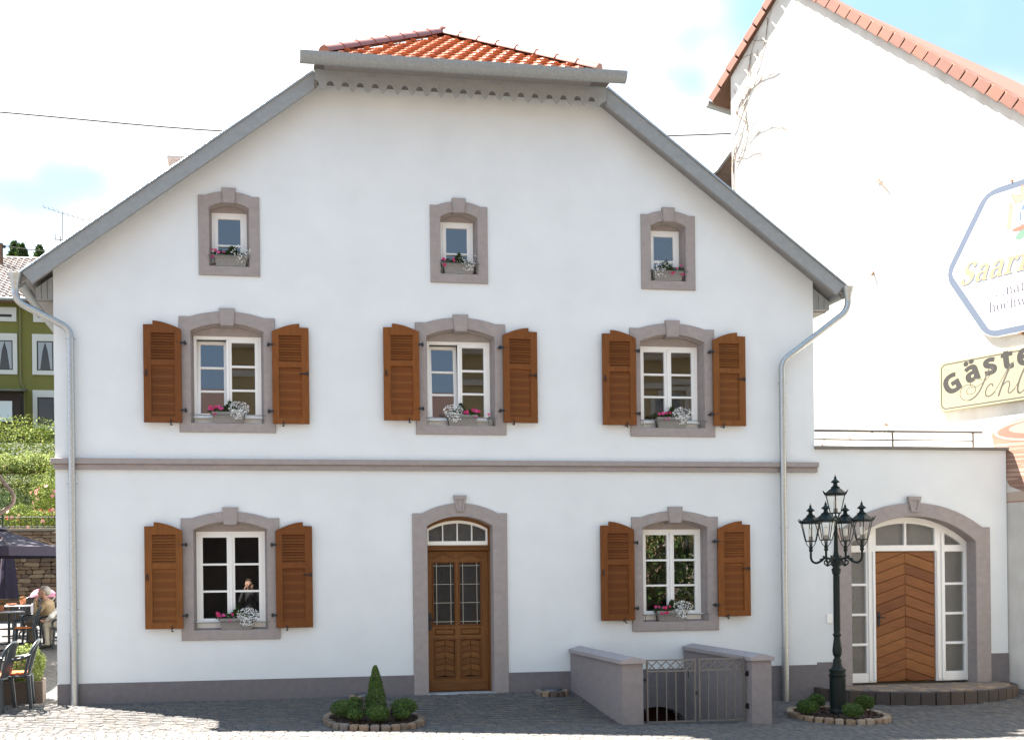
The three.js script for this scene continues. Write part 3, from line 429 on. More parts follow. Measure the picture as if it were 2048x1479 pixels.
  gut.geometry.computeVertexNormals();
  for (let i = 0; i < 6; i++) { const tor = new THREE.TorusGeometry(0.106, 0.007, 5, 14, Math.PI); tor.rotateZ(Math.PI); tor.scale(0.86, 1.2, 3.2); tor.rotateY(Math.PI / 2); part('gutter_bracket', tor, M.zincDull, gut, [0.52 + i * 0.69, 0.004, 0]); }
  // boxed eaves with their boards, side gutters, hoppers and downpipes
  const eave = (s) => {
    const xa = s < 0 ? -2.80 : 8.83, xw = s < 0 ? HX0 - 0.002 : HX1 + 0.002, yb2 = s < 0 ? 5.575 : 5.735, ys = (x) => (s < 0 ? slopeL(x) : slopeR(x)) - 0.225;
    const b = part('eave_box', uvm(ext([[xa, yb2], [xw, yb2], [xw, ys(xw)], [xa, ys(xa)]], [], -9.3, -0.03)), M.greyBoards, house);
    for (let i = 0; i < 3; i++) { const w = (xw - xa) / 3, p0 = xa + w * i + Math.sign(w) * 0.003, p1 = xa + w * (i + 1) - Math.sign(w) * 0.003; part('board', uvm(ext([[p0, yb2 + 0.002], [p1, yb2 + 0.002], [p1, ys(p1)], [p0, ys(p0)]], [], -0.029, -0.006, 0.003), 1, i), M.greyPaint, b); }
    for (let i = 0; i < 12; i++) part('board', uvm(span(Math.min(xa, xw) + 0.002, Math.max(xa, xw) - 0.002, yb2 - 0.014, yb2 - 0.001, -0.1 - 0.1 * (i + 1) + 0.006, -0.1 - 0.1 * i)), M.greyBoards, b);
    const gx = s < 0 ? -2.965 : 8.925, gy = s < 0 ? 5.80 : 5.99, g = gutter(9.4); const sg = part('gutter', uvm(g), M.zincDull, house, [gx, gy, -9.2]);
    const hx = s < 0 ? -3.0 : 8.935, hz = 0.30, hop = lathe([[0.03, -0.24], [0.046, -0.235], [0.048, -0.15], [0.075, -0.06], [0.098, 0], [0.092, 0.004], [0.07, -0.06], [0.03, -0.1]], 18);
    part('hopper', uvm(hop), M.zinc, house, [hx, gy + 0.01, hz]);
    const px = s < 0 ? -2.335 : 7.985, top = gy - 0.2, dy = s < 0 ? 0.45 : 0.87, gyd = s < 0 ? 0.05 : -0.2;
    const dp = part('downpipe', uvm(bentPipe(s < 0 ? [[hx, top, hz], [hx, top - 0.14, hz], [px, top - dy, 0.085], [px, gyd, 0.085]] : [[hx, top, hz], [hx, top - 0.13, hz], [px, top - dy, 0.085], [px, gyd, 0.085]], 0.0475, 0.13, 16)), M.zinc, house);
    for (const y of s < 0 ? [5.02, 3.06, 1.36, 1.02] : [4.6, 2.42, 0.62, -0.08]) part('pipe_clamp', uvm(merge([new THREE.CylinderGeometry(0.054, 0.054, 0.02, 16).translate(px, y, 0.085), bx(0.14, 0.014, 0.012, px, y, 0.085), bx(0.02, 0.016, 0.085, px, y, 0.03)])), M.zinc, dp);
    part('pipe_shoe', new THREE.CylinderGeometry(0.055, 0.055, s < 0 ? 1.0 : 0.75, 16).translate(px, (s < 0 ? 0.55 : 0.18), 0.085), M.zinc, dp);
  };
  eave(-1); eave(1);
  // chimney on the left slope
  const ch = part('chimney', uvm(merge([span(-1.12, -0.72, 6.6, 8.36, -2.6, -2.0)])), std([0.5, 0.45, 0.42], 0.9, { map: stoneTone }), house);
  part('chimney_cap', uvm(merge([span(-1.18, -0.66, 8.36, 8.41, -2.67, -1.93, 0.01), span(-1.0, -0.8, 8.41, 8.5, -2.45, -2.15)])), std([0.45, 0.4, 0.38], 0.9, { map: stoneTone }), ch);
}
// ---------------------------------------------------------------- the low annex with the arched portal
{
  const annex = thing('annex', 'low white flat-roofed annex with an arched portal and a roof terrace', 'building');
  const c = 10.17, X0 = 8.5535, X1 = 11.79, zf = -0.012;
  part('wall', uvm(ext(rectPts(X0, X1, -0.8, 3.62), [archHole(c, 1.13, -0.3, 2.29, 2.66)], zf - 0.35, zf), 0, 1.3), M.plaster, annex);
  part('terrace_slab', uvm(ext([[X0, 0], [X1 - 0.02, 0], [X1 - 1.15, 2.8], [X0, 2.8]], [], 0, 0.2).rotateX(-Math.PI / 2).translate(0, 3.4, zf - 0.36)), M.oldPlaster, annex);
  part('coping', uvm(span(X0 - 0.01, X1 + 0.012, 3.622, 3.668, -0.4, 0.045, 0.008)), std([0.2, 0.185, 0.17], 0.7, { map: stoneTone }), annex);
  for (const [a, b, h] of [[X0, c - 1.25, 0.38], [c + 1.25, X1 + 0.003, 0.45]]) part('plinth', uvm(ext(rectPts(a, b, -0.8, h), [], zf + 0.0005, zf + 0.014, 0.003)), M.plinth, annex);
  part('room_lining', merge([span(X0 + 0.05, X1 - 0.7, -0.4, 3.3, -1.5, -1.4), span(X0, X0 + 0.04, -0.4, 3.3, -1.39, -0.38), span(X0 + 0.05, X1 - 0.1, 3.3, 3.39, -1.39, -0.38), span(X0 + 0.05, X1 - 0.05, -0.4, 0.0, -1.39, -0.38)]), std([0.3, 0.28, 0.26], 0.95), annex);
  const sh = [[c - 1.30, -0.2], [c - 1.05, -0.2], [c - 1.05, 2.20], ...arcPts(c, 1.05, 2.20, 2.59, 28).reverse().slice(1, -1), [c + 1.05, 2.20], [c + 1.05, -0.2], [c + 1.30, -0.2], [c + 1.30, 2.42], ...arcPts(c, 1.17, 2.42, 2.80, 28), [c - 1.30, 2.42]];
  const s = part('portal_surround', uvm(ext(sh, [], -0.2, 0.03, 0.008), 0, 2.2), M.stone, annex);
  part('keystone', uvm(ext([[c - 0.055, 2.655], [c + 0.055, 2.655], [c + 0.115, 2.895], [c - 0.115, 2.895]], [[[c - 0.03, 2.69], [c + 0.03, 2.69], [c + 0.062, 2.835], [c - 0.062, 2.835]]], 0.01, 0.062, 0.006)), M.stone, s);
  part('keystone_panel', uvm(ext([[c - 0.031, 2.685], [c + 0.031, 2.685], [c + 0.063, 2.84], [c - 0.063, 2.84]], [], 0.02, 0.047, 0.004)), M.stone, s);
  // white joinery under the arch
  const z = -0.215, R = (1.07 ** 2 + 0.40 ** 2) / 0.8, arcY = (x) => 2.60 - R + Math.sqrt(R * R - x * x);
  const cells = [], arched = (a, b, y0, drop) => { const p = [[c + a, y0], [c + b, y0]]; for (let k = 0; k <= 6; k++) { const x = b + (a - b) * k / 6; p.push([c + x, Math.max(y0 + 0.004, arcY(x) - drop)]); } return p; };
  cells.push(arched(-0.5, -0.02, 2.155, 0.105), arched(0.02, 0.5, 2.155, 0.105));
  for (const d of [-1, 1]) { const a = d < 0 ? -1.005 : 0.675, b = a + 0.33; cells.push(arched(d < 0 ? -0.96 : 0.675, d < 0 ? -0.675 : 0.96, 2.155, 0.115)); for (const [y0, y1] of [[0.17, 0.595], [0.635, 1.06], [1.10, 1.525], [1.565, 2.05]]) cells.push(rectPts(c + a, c + b, y0, y1)); }
  const fr = part('portal_frame', uvm(ext([[c - 1.07, 0.025], [c - 0.512, 0.025], [c - 0.512, 2.062], [c + 0.512, 2.062], [c + 0.512, 0.025], [c + 1.07, 0.025], ...arcPts(c, 1.07, 2.2, 2.60, 28)], cells, z - 0.035, z + 0.035, 0.006)), M.white, annex);
  for (const p of cells) { const xs = p.map((q) => q[0]), ys = p.map((q) => q[1]); part('pane', uvm(new THREE.ShapeGeometry(shp(p)).translate(0, 0, z)), M.ripple, fr); }
  for (const d of [-1, 1]) part('mullion_cover', merge([rb(0.04, 2.0, 0.02, 0.006, c + d * 0.545, 1.06, z + 0.044), rb(0.04, 2.3, 0.02, 0.006, c + d * 0.625, 1.2, z + 0.044)]), M.white, fr);
  // chevron door: one board per side and course
  const door = part('door', uvm(span(c - 0.505, c + 0.505, 0.03, 2.055, z - 0.04, z - 0.012)), M.plankC, annex), Rn = rng(77), mats = [M.plankA, M.plankB, M.plankC];
  const p = 0.165, rise = 0.17;
  for (let i = -2; i < 14; i++) for (const d of [-1, 1]) {
    const y0 = 0.06 + i * p, lo = 0.034, hi = 2.052, n = 6, bot = [], up = [];
    for (let k = 0; k <= n; k++) { const x = 0.503 * k / n; bot.push([x, y0 + rise * (1 - k / n)]); up.push([x, y0 + p - 0.007 + rise * (1 - k / n)]); }
    const poly = [...bot.map(([x, y]) => [x, clamp(y, lo, hi)]), ...up.reverse().map(([x, y]) => [x, clamp(y, lo, hi)])];
    const hgt = Math.max(...poly.map((q) => q[1])) - Math.min(...poly.map((q) => q[1])); if (hgt < 0.05) continue;
    // keep one corner of each clipped run
    const q = []; for (const a of poly) { if (!q.length || Math.hypot(a[0] - q[q.length - 1][0], a[1] - q[q.length - 1][1]) > 1e-4) q.push(a); }
    const w = q.map(([x, y]) => [c + d * (x + 0.0008), y]); if (d < 0) w.reverse();
    const area = Math.abs(THREE.ShapeUtils.area(w.map(([x, y]) => new THREE.Vector2(x, y)))); if (area < 0.008) continue;
    part('plank', uvm(ext(w, [], z - 0.0115, z + 0.018 - 0.004 * Rn(), 0.005), 0, Rn() * 4, Rn() * 4), mats[Rn() * 3 | 0], door);
  }
  part('handle', merge([ext([[-0.018, -0.1], [0.018, -0.1], [0.026, -0.04], [0.016, 0], [0.026, 0.06], [0.02, 0.12], [-0.02, 0.12], [-0.026, 0.06], [-0.016, 0], [-0.026, -0.04]], [], 0, 0.012, 0.003).translate(c - 0.46, 1.0, z + 0.018), rod([c - 0.46, 1.04, z + 0.025], [c - 0.46, 1.04, z + 0.07], 0.01, 8), rod([c - 0.47, 1.04, z + 0.068], [c - 0.375, 1.03, z + 0.068], 0.01, 8)]), M.iron, door);
  part('letter_plate', uvm(merge([rb(0.095, 0.135, 0.018, 0.005, 8.765, 1.04, zf + 0.01)])), M.white, annex);
  // railing of the roof terrace
  const rz = -0.16, rail = part('railing', merge([rod([X0 + 0.01, 3.925, rz], [11.50, 3.925, rz], 0.02, 8), rod([X0 + 0.01, 3.79, rz], [11.34, 3.79, rz], 0.012, 8)]), M.gateIron, annex);
  for (const x of [X0 + 0.05, 9.96, 11.34]) part('railing_post', merge([rod([x, 3.66, rz], [x, 3.925, rz], 0.015, 8)]), M.gateIron, rail);
  // curved doorstep of setts with a kerb of upright blocks
  const step = thing('doorstep', 'curved stone doorstep in front of the arched annex door', 'step'), yt = 0.018, E = (t, k = 1) => [STEP.x + STEP.a * k * Math.cos(t), STEP.b * k * Math.sin(t)];
  const topP = []; for (let i = 0; i <= 24; i++) topP.push(E(Math.PI * i / 24, 0.93)); 
  part('bed', uvm(new THREE.ExtrudeGeometry(shp(topP.map(([x, zz]) => [x, -zz])), { depth: 0.3, bevelEnabled: false }).rotateX(-Math.PI / 2).translate(0, yt - 0.312, 0.0035)), M.plinth, step);
  const R2 = rng(91), nb = 23;
  for (let i = 0; i < nb; i++) { const t0 = Math.PI * i / nb + 0.006, t1 = Math.PI * (i + 1) / nb - 0.006, q = [E(t0), E((t0 + t1) / 2), E(t1), E(t1, 0.94), E(t0, 0.94)].map(([x, zz]) => [x, -zz]); part('kerb_block', uvm(new THREE.ExtrudeGeometry(shp(q), { depth: 0.27 + R2() * 0.006, bevelEnabled: true, bevelSize: 0.006, bevelThickness: 0.008, bevelOffset: -0.006, bevelSegments: 1 }).rotateX(-Math.PI / 2).translate(0, yt - 0.29, 0.02)), [M.sandDark, M.sandDarkB, M.sandDarkB][R2() * 3 | 0], step); }
  for (let zz = 0.045; zz < STEP.b; zz += 0.1) for (let x = STEP.x - STEP.a + R2() * 0.05; x < STEP.x + STEP.a; x += 0.135) { if (((x - STEP.x) / (STEP.a * 0.9)) ** 2 + ((zz + 0.05) / (STEP.b * 0.9)) ** 2 < 1) part('sett', settG, [M.sand, M.sandB, M.settGrey, M.settGrey][R2() * 4 | 0], step, [x, yt - 0.005 + R2() * 0.005, zz + 0.05], [(R2() - 0.5) * 0.04, 0, (R2() - 0.5) * 0.04]); }
}
// ---------------------------------------------------------------- cellar stair: two low walls, gate, steps
{
  const wall = (x0, x1, label) => {
    const t = thing('stair_wall', label, 'wall', [0, 0, 0], 0, 'low grey walls of the cellar stair');
    part('wall', uvm(span(x0, x1, -2.1, 0.622, 0.0195, 2.05)), M.stairWall, t);
    const c = (x0 + x1) / 2, g = ext([[x0 - 0.03, 0.622], [x1 + 0.03, 0.622], [x1 + 0.03, 0.672], [c, 0.715], [x0 - 0.03, 0.672]], [], 0.0195, 2.085, 0.006);
    part('coping', uvm(g), M.stairCap, t);
    return t;
  };
  wall(4.655, 4.935, 'low grey wall of the cellar stair nearer the front door'); wall(6.402, 6.672, 'low grey wall of the cellar stair nearer the downpipe and lamp');
  const st = thing('cellar_steps', 'dark steps going down to the cellar behind the iron gate', 'steps');
  for (let i = 0; i < 6; i++) part('step', uvm(span(4.938, 6.399, -2.1, -0.36 - i * 0.24, 1.84 - 0.26 * (i + 1), 1.84 - 0.26 * i - 0.002)), std([0.10, 0.05, 0.04], 0.9, { map: grainTone }), st);
  part('landing', uvm(span(4.938, 6.399, -2.1, -1.85, 0.02, 0.278)), M.plinth, st);
  part('threshold', uvm(span(4.938, 6.399, -1.5, -0.185, 1.842, 2.0, 0.01)), M.plinth, st);
  const gate = thing('iron_gate', 'grey iron double gate with a lattice top between the two stair walls', 'gate', [0, 0, 1.92]);
  for (const [x0, x1, hinge] of [[5.03, 5.695, -1], [5.735, 6.365, 1]]) {
    const y0 = -0.155, y1 = 0.655, yb = 0.515, f = part('gate_leaf', merge([span(x0, x0 + 0.022, y0, y1, -0.011, 0.011), span(x1 - 0.022, x1, y0, y1, -0.011, 0.011), span(x0 + 0.022, x1 - 0.022, y1 - 0.018, y1, -0.01, 0.01), span(x0 + 0.022, x1 - 0.022, yb - 0.018, yb, -0.01, 0.01), span(x0 + 0.022, x1 - 0.022, y0, y0 + 0.02, -0.01, 0.01)]), M.gateIron, gate);
    const n = 5, w = (x1 - x0 - 0.022) / n; for (let i = 1; i < n; i++) part('bar', bx(0.013, yb - y0 - 0.04, 0.013, x0 + 0.011 + w * i, (yb + y0) / 2, 0), M.gateIron, f);
    for (let i = 0; i < n; i++) { const a = x0 + 0.011 + w * i, b = a + w, l = Math.hypot(w, y1 - yb - 0.02), an = Math.atan2(y1 - yb - 0.02, w); for (const s of [-1, 1]) part('lattice_bar', tr(bx(l, 0.012, 0.011), (a + b) / 2, (y1 + yb - 0.018) / 2, s * 0.0045, 0, 0, s * an), M.gateIron, f); }
    for (const y of hinge < 0 ? [0.40, 0.0] : [0.44, 0.02]) { const hx = hinge < 0 ? x0 : x1; part('hinge', merge([rod([hx + hinge * 0.012, y - 0.02, 0], [hx + hinge * 0.012, y + 0.02, 0], 0.016, 8), rod([hx, y, 0], [hx + hinge * 0.05, y, -0.01], 0.009), hinge > 0 ? bx(0.012, 0.07, 0.06, hx + 0.032, y + 0.01, 0.02) : bx(0.012, 0.05, 0.05, hx - 0.09, y, 0)]), M.iron, f); }
    if (hinge < 0) part('latch', merge([bx(0.02, 0.05, 0.02, x1 + 0.006, 0.22, 0.018), rod([x1 - 0.1, yb - 0.01, 0.012], [x1 - 0.1, yb - 0.1, 0.012], 0.008)]), M.iron, f);
  }
}
// round lids of the cellar wells, ringed with stones
for (const [x, label] of [[4.3, 'round metal well lid ringed with stones beside the low stair wall'], [1.62, 'round metal well lid ringed with stones hidden behind the cone shrub']]) {
  const z = 0.23, y = ground(x, z), t = thing('well_lid', label, 'well lid', [x, y, z], 0, 'well lids along the wall'), R = rng(x * 100 | 0);
  part('lid', uvm(lathe([[0, 0.075], [0.13, 0.075], [0.145, 0.068], [0.145, 0.05], [0.16, 0.045], [0.16, 0]], 24)), M.zincDark, t);
  for (let i = 0; i < 11; i++) { const a = i / 11 * 6.283; part('stone', i % 2 ? sandStoneA : sandStoneB, [M.sandB, M.sandDark, M.settGrey][R() * 3 | 0], t, [0.195 * Math.cos(a), -0.012, 0.195 * Math.sin(a)], [0, -a + Math.PI / 2, 0]); }
}
// ---------------------------------------------------------------- planting beds in front of the house
function makeBed(o, seed, label, tones) {
  const R = rng(seed), t = thing('planting_bed', label, 'flower bed', [o.x, 0, o.z]);
  const n = Math.round(2 * Math.PI * (o.r - 0.05) / 0.125), y = (x, z) => ground(o.x + x, o.z + z);
  const P = [], I = [], N = 24; P.push(0, y(0, 0) + 0.06, 0); for (let i = 0; i < N; i++) { const a = i / N * 6.283; for (const k of [0.5, 0.94]) { const x = Math.cos(a) * o.r * k, z = Math.sin(a) * o.r * k; P.push(x, y(x, z) + 0.03 + (k < 0.6 ? 0.025 : 0) + 0.02 * (R() - 0.5), z); } }
  for (let i = 0; i < N; i++) { const a = 1 + 2 * i, b = 1 + 2 * ((i + 1) % N); I.push(0, b, a, a, b, a + 1, b, b + 1, a + 1); }
  const g = new THREE.BufferGeometry(); g.setAttribute('position', new THREE.Float32BufferAttribute(P, 3)); g.setIndex(I); g.computeVertexNormals(); part('soil', uvm(g), M.soil, t);
  // bark crumbs on the soil
  part('bark', leaves(900, (r) => { const a = r() * 6.283, q = Math.sqrt(r()) * o.r * 0.86, x = Math.cos(a) * q, z = Math.sin(a) * q; return [V(x, y(x, z) + 0.042 + 0.03 * (1 - q / o.r) + r() * 0.012, z), V(0, 1, 0)]; }, 0.03, [[0.05, 0.022, 0.012], [0.075, 0.035, 0.02], [0.03, 0.015, 0.01]], seed + 1, 0.7), M.leaf, t).userData.kind = 'stuff';
  for (let i = 0; i < n; i++) { const a = i / n * 6.283 + (R() - 0.5) * 0.02, q = o.r - 0.05 + (R() - 0.5) * 0.012, x = Math.cos(a) * q, z = Math.sin(a) * q; part('stone', i % 2 ? sandStoneA : sandStoneB, tones[R() * tones.length | 0], t, [x, y(x, z) - 0.008 + R() * 0.01, z], [(R() - 0.5) * 0.08, -a + Math.PI / 2, (R() - 0.5) * 0.08]); }
}
makeBed(bed, 11, 'round bed ringed with sandstone blocks holding the cone shrub', [M.sandB, M.bedStone, M.bedStoneB, M.settGrey]);
makeBed(lampBed, 12, 'round bed ringed with sandstone blocks at the foot of the lamp', [M.sand, M.sandC, M.sandB, M.sandC]);
function shrub(name, label, x, z, h, rx, n, seed, group, ry = 0.5) {
  const y = ground(x, z) + 0.07, t = thing(name, label, 'shrub', [x, y, z], 0, group), R = rng(seed);
  part('stem', merge([rod([0, -0.03, 0], [0.01, h * 0.6, 0.01], 0.012), rod([0, h * 0.2, 0], [rx * 0.5, h * 0.7, 0.03], 0.007), rod([0, h * 0.2, 0], [-rx * 0.4, h * 0.7, -0.05], 0.007)]), std([0.08, 0.055, 0.035], 0.9), t);
  part('foliage', leaves(n, lumpy(0, h * 0.54, 0, rx, h * ry, rx, 0.45, 0.2, seed), 0.026, boxTones, seed), M.leaf, t);
  return t;
}
{ // the clipped cone in the middle of the bed
  const x = 1.59, z = 1.50, y = ground(x, z) + 0.07, t = thing('cone_shrub', 'tall clipped cone-shaped box shrub in the middle of the round bed', 'shrub', [x, y, z]);
  part('stem', rod([0, -0.03, 0], [0, 0.5, 0], 0.016, 6, 0.006), std([0.08, 0.055, 0.035], 0.9), t);
  part('foliage', leaves(3200, (R) => { const u = Math.pow(R(), 0.75), hh = 0.58 * (1 - u) , a = R() * 6.283, w = (0.018 + 0.135 * Math.pow(1 - hh / 0.58, 0.8)) * (1 + 0.34 * fbm(Math.cos(a) * 1.4, hh * 6, Math.sin(a) * 1.4, 3)) * (1 - 0.4 * R() * R()); return [V(Math.cos(a) * w, 0.02 + hh, Math.sin(a) * w), V(Math.cos(a), 0.35, Math.sin(a))]; }, 0.027, boxTones, 31), M.leaf, t);
}
shrub('box_shrub', 'low round box shrub at the front of the bed before the cone', 1.55, 2.05, 0.19, 0.145, 1600, 41, 'low shrubs around the cone');
shrub('box_shrub', 'low bushy shrub in the bed to the left of the cone', 1.17, 1.70, 0.2, 0.17, 1700, 42, 'low shrubs around the cone');
shrub('box_shrub', 'small loose shrub between the left bush and the cone', 1.33, 1.46, 0.2, 0.1, 800, 43, 'low shrubs around the cone');
shrub('box_shrub', 'low bushy shrub in the bed to the right of the cone', 1.93, 1.66, 0.2, 0.17, 1700, 44, 'low shrubs around the cone');
shrub('box_shrub', 'small low shrub at the front right of the cone bed', 1.86, 1.93, 0.13, 0.11, 700, 45, 'low shrubs around the cone');
shrub('box_shrub', 'small low shrub at the front left of the cone bed', 1.29, 1.95, 0.14, 0.11, 700, 46, 'low shrubs around the cone');
shrub('box_shrub', 'round box shrub in the lamp bed, farthest left', 7.34, 1.76, 0.18, 0.135, 1500, 47, 'low shrubs around the lamp');
shrub('box_shrub', 'round box shrub in the lamp bed, behind the pedestal', 7.80, 1.22, 0.18, 0.12, 1300, 48, 'low shrubs around the lamp');
shrub('box_shrub', 'round box shrub in the lamp bed, in front of the pedestal', 7.76, 2.12, 0.18, 0.13, 1500, 49, 'low shrubs around the lamp');
shrub('box_shrub', 'round box shrub in the lamp bed, farthest right', 8.34, 1.50, 0.19, 0.13, 1500, 50, 'low shrubs around the lamp');
// ---------------------------------------------------------------- five-armed street lamp
{
  const x = 7.80, z = 1.72, y = -0.16, L = thing('street_lamp', 'dark green cast-iron street lamp with five lanterns in a planted bed', 'street lamp', [x, y, z]);
  const oct = (r, y0, y1, r2 = r) => new THREE.CylinderGeometry(r2, r, y1 - y0, 8, 1).rotateY(Math.PI / 8).translate(0, (y0 + y1) / 2, 0);
  part('pedestal', merge([oct(0.105, 0, 0.05), oct(0.112, 0.05, 0.09, 0.1), oct(0.098, 0.09, 0.53), oct(0.102, 0.51, 0.53, 0.11), oct(0.11, 0.53, 0.545), oct(0.097, 0.545, 0.585), oct(0.108, 0.585, 0.605, 0.11), oct(0.11, 0.605, 0.625, 0.085)]), M.castIron, L);
  for (let i = 0; i < 8; i++) { const a = i * Math.PI / 4; part('panel', tr(ext(rectPts(-0.03, 0.03, 0.12, 0.49), [rectPts(-0.021, 0.021, 0.13, 0.48)], 0, 0.006, 0.002), 0, 0, 0).applyMatrix4(new THREE.Matrix4().makeRotationY(a).multiply(new THREE.Matrix4().makeTranslation(0, 0, 0.0895))), M.castIron, L); }
  part('post', lathe([[0.08, 0.62], [0.06, 0.66], [0.05, 0.71], [0.058, 0.725], [0.042, 0.75], [0.036, 0.775], [0.05, 0.79], [0.058, 0.83], [0.06, 0.87], [0.05, 0.95], [0.04, 1.03], [0.042, 1.05], [0.054, 1.065], [0.054, 1.078], [0.042, 1.09], [0.0385, 1.12], [0.036, 1.86], [0.04, 1.875], [0.05, 1.885], [0.052, 1.91], [0.058, 1.93], [0.06, 1.95], [0.044, 1.965], [0.044, 1.985], [0.062, 2.03], [0.066, 2.06], [0.05, 2.11], [0.034, 2.15], [0.028, 2.2], [0.02, 2.55], [0.026, 2.6], [0.018, 2.63], [0.02, 2.66]], 18), M.castIron, L);
  for (let i = 0; i < 10; i++) { const a = i / 10 * 6.283; part('flute', rod([0.037 * Math.cos(a), 1.12, 0.037 * Math.sin(a)], [0.035 * Math.cos(a), 1.86, 0.035 * Math.sin(a)], 0.006, 5), M.castIron, L); }
  const scale1 = 1;
  const hex = (r0, r1, y0, y1) => new THREE.CylinderGeometry(r1, r0, y1 - y0, 6, 1).translate(0, (y0 + y1) / 2, 0);
  const corner = (r, y, i) => [r * Math.sin(i * Math.PI / 3), y, r * Math.cos(i * Math.PI / 3)];
  const rb0 = 0.068, rt0 = 0.122, h0 = 0.235;
  const roofG = merge([new THREE.CylinderGeometry(0.05, 0.142, 0.075, 6, 1).translate(0, h0 + 0.05, 0), hex(0.136, 0.142, h0 - 0.004, h0 + 0.014), hex(0.058, 0.05, h0 + 0.0875, h0 + 0.1), ...[0, 1, 2, 3, 4, 5].map((i) => { const [cx, , cz] = corner(0.142, 0, i); return rod([cx * 0.93, h0 + 0.01, cz * 0.93], [cx * 1.14, h0 + 0.055, cz * 1.14], 0.012, 5, 0.003); }), lathe([[0.052, h0 + 0.1], [0.03, h0 + 0.11], [0.022, h0 + 0.135], [0.026, h0 + 0.15], [0.05, h0 + 0.158], [0.052, h0 + 0.164], [0.03, h0 + 0.185], [0.012, h0 + 0.205], [0.016, h0 + 0.214], [0.013, h0 + 0.226], [0.006, h0 + 0.236], [0.001, h0 + 0.262]], 10)]);
  const frameG = merge([hex(rb0 + 0.004, rb0 + 0.006, -0.008, 0.004), ...[0, 1, 2, 3, 4, 5].map((i) => rod(corner(rb0, 0, i), corner(rt0, h0, i), 0.0055, 5)), ...[0, 1, 2, 3, 4, 5].map((i) => rod(corner(rt0, h0 - 0.004, i), corner(rt0, h0 - 0.004, i + 1), 0.006, 5))]);
  const paneG = new THREE.BufferGeometry(); { const a = corner(rb0, 0.005, 0), b = corner(rb0, 0.005, 1), c = corner(rt0, h0 - 0.008, 1), d = corner(rt0, h0 - 0.008, 0); paneG.setAttribute('position', new THREE.Float32BufferAttribute([...a, ...b, ...c, ...a, ...c, ...d], 3)); paneG.computeVertexNormals(); paneG.setAttribute('uv', new THREE.Float32BufferAttribute([0, 0, 1, 0, 1, 1, 0, 0, 1, 1, 0, 1], 2)); }
  const socketG = merge([new THREE.CylinderGeometry(0.022, 0.026, 0.06, 10).translate(0, 0.03, 0)]), bulbG = lathe([[0.016, 0.06], [0.022, 0.075], [0.026, 0.12], [0.024, 0.155], [0.012, 0.165], [0.001, 0.167]], 12), prongG = merge([0, 1, 2, 3].map((i) => { const a = i * Math.PI / 2 + 0.4; return tube([[0.058 * Math.cos(a), -0.004, 0.058 * Math.sin(a)], [0.05 * Math.cos(a), -0.04, 0.05 * Math.sin(a)], [0.024 * Math.cos(a), -0.075, 0.024 * Math.sin(a)]], 0.005, 5, 8); }).concat([lathe([[0.0, -0.14], [0.02, -0.14], [0.026, -0.12], [0.018, -0.105], [0.026, -0.09], [0.02, -0.07], [0.008, -0.06], [0.008, 0.0]], 10)]));
  const bulbM = std([0.8, 0.79, 0.75], 0.4), socketM = std([0.25, 0.22, 0.18], 0.6);
  const lantern = (px, py, pz, turn) => { const l = part('lantern', frameG, M.castIron, L, [px, py, pz], [0, turn, 0]); l.scale.set(1.1, 1.04, 1.1); part('lantern_roof', roofG, M.castIron, l); for (let i = 0; i < 6; i++) part('pane', paneG, M.lampGlass, l, [0, 0, 0], [0, i * Math.PI / 3, 0]); part('socket', socketG, socketM, l); part('bulb', bulbG, bulbM, l); part('bracket', prongG, M.castIron, l); };
  lantern(0, 2.70, 0, 0.5);
  for (let k = 0; k < 4; k++) {
    const a = -53 * Math.PI / 180 + k * Math.PI / 2, ca = Math.cos(a), sa = -Math.sin(a), P = (r, yy) => [r * ca, yy, r * sa];
    part('arm', merge([tube([P(0.03, 2.055), P(0.09, 2.09), P(0.15, 2.1), P(0.2, 2.06), P(0.27, 2.035), P(0.318, 2.06), P(0.335, 2.11), P(0.335, 2.2)], 0.0155, 8, 40), tube([P(0.05, 2.03), P(0.11, 2.0), P(0.155, 2.025), P(0.15, 2.06), P(0.12, 2.06)], 0.0095, 6, 24), tr(rb(0.05, 0.025, 0.022, 0.008), ...P(0.155, 2.115), 0, a, 0.35), tr(rb(0.045, 0.02, 0.018, 0.008), ...P(0.2, 2.085), 0, a, -0.5), new THREE.SphereGeometry(0.022, 8, 6).translate(...P(0.115, 2.005))]), M.castIron, L);
    lantern(0.335 * ca, 2.335, 0.335 * sa, a + 0.5);
  }
}
// ---------------------------------------------------------------- flower troughs on the sills
const pinks = [[0.62, 0.03, 0.17], [0.68, 0.06, 0.26], [0.55, 0.02, 0.12]], greens = [[0.05, 0.085, 0.02], [0.035, 0.06, 0.016], [0.075, 0.11, 0.03]];
function bloom(r, col, R) { const P = [], C = []; const N = 6; for (let i = 0; i < N; i++) { const a = i / N * 6.283 + R() * 0.3, b = a + 0.95; const m = (a + b) / 2, k = 0.8 + 0.4 * R(); P.push(0, 0, 0.004, Math.cos(a) * r * 0.8, Math.sin(a) * r * 0.8, r * 0.35, Math.cos(m) * r * k, Math.sin(m) * r * k, r * 0.2, 0, 0, 0.004, Math.cos(m) * r * k, Math.sin(m) * r * k, r * 0.2, Math.cos(b) * r * 0.8, Math.sin(b) * r * 0.8, r * 0.35); for (let j = 0; j < 6; j++) C.push(...col.map((c) => c * (0.85 + 0.3 * R()))); } const g = new THREE.BufferGeometry(); g.setAttribute('position', new THREE.Float32BufferAttribute(P, 3)); g.setAttribute('color', new THREE.Float32BufferAttribute(C, 3)); return g; }
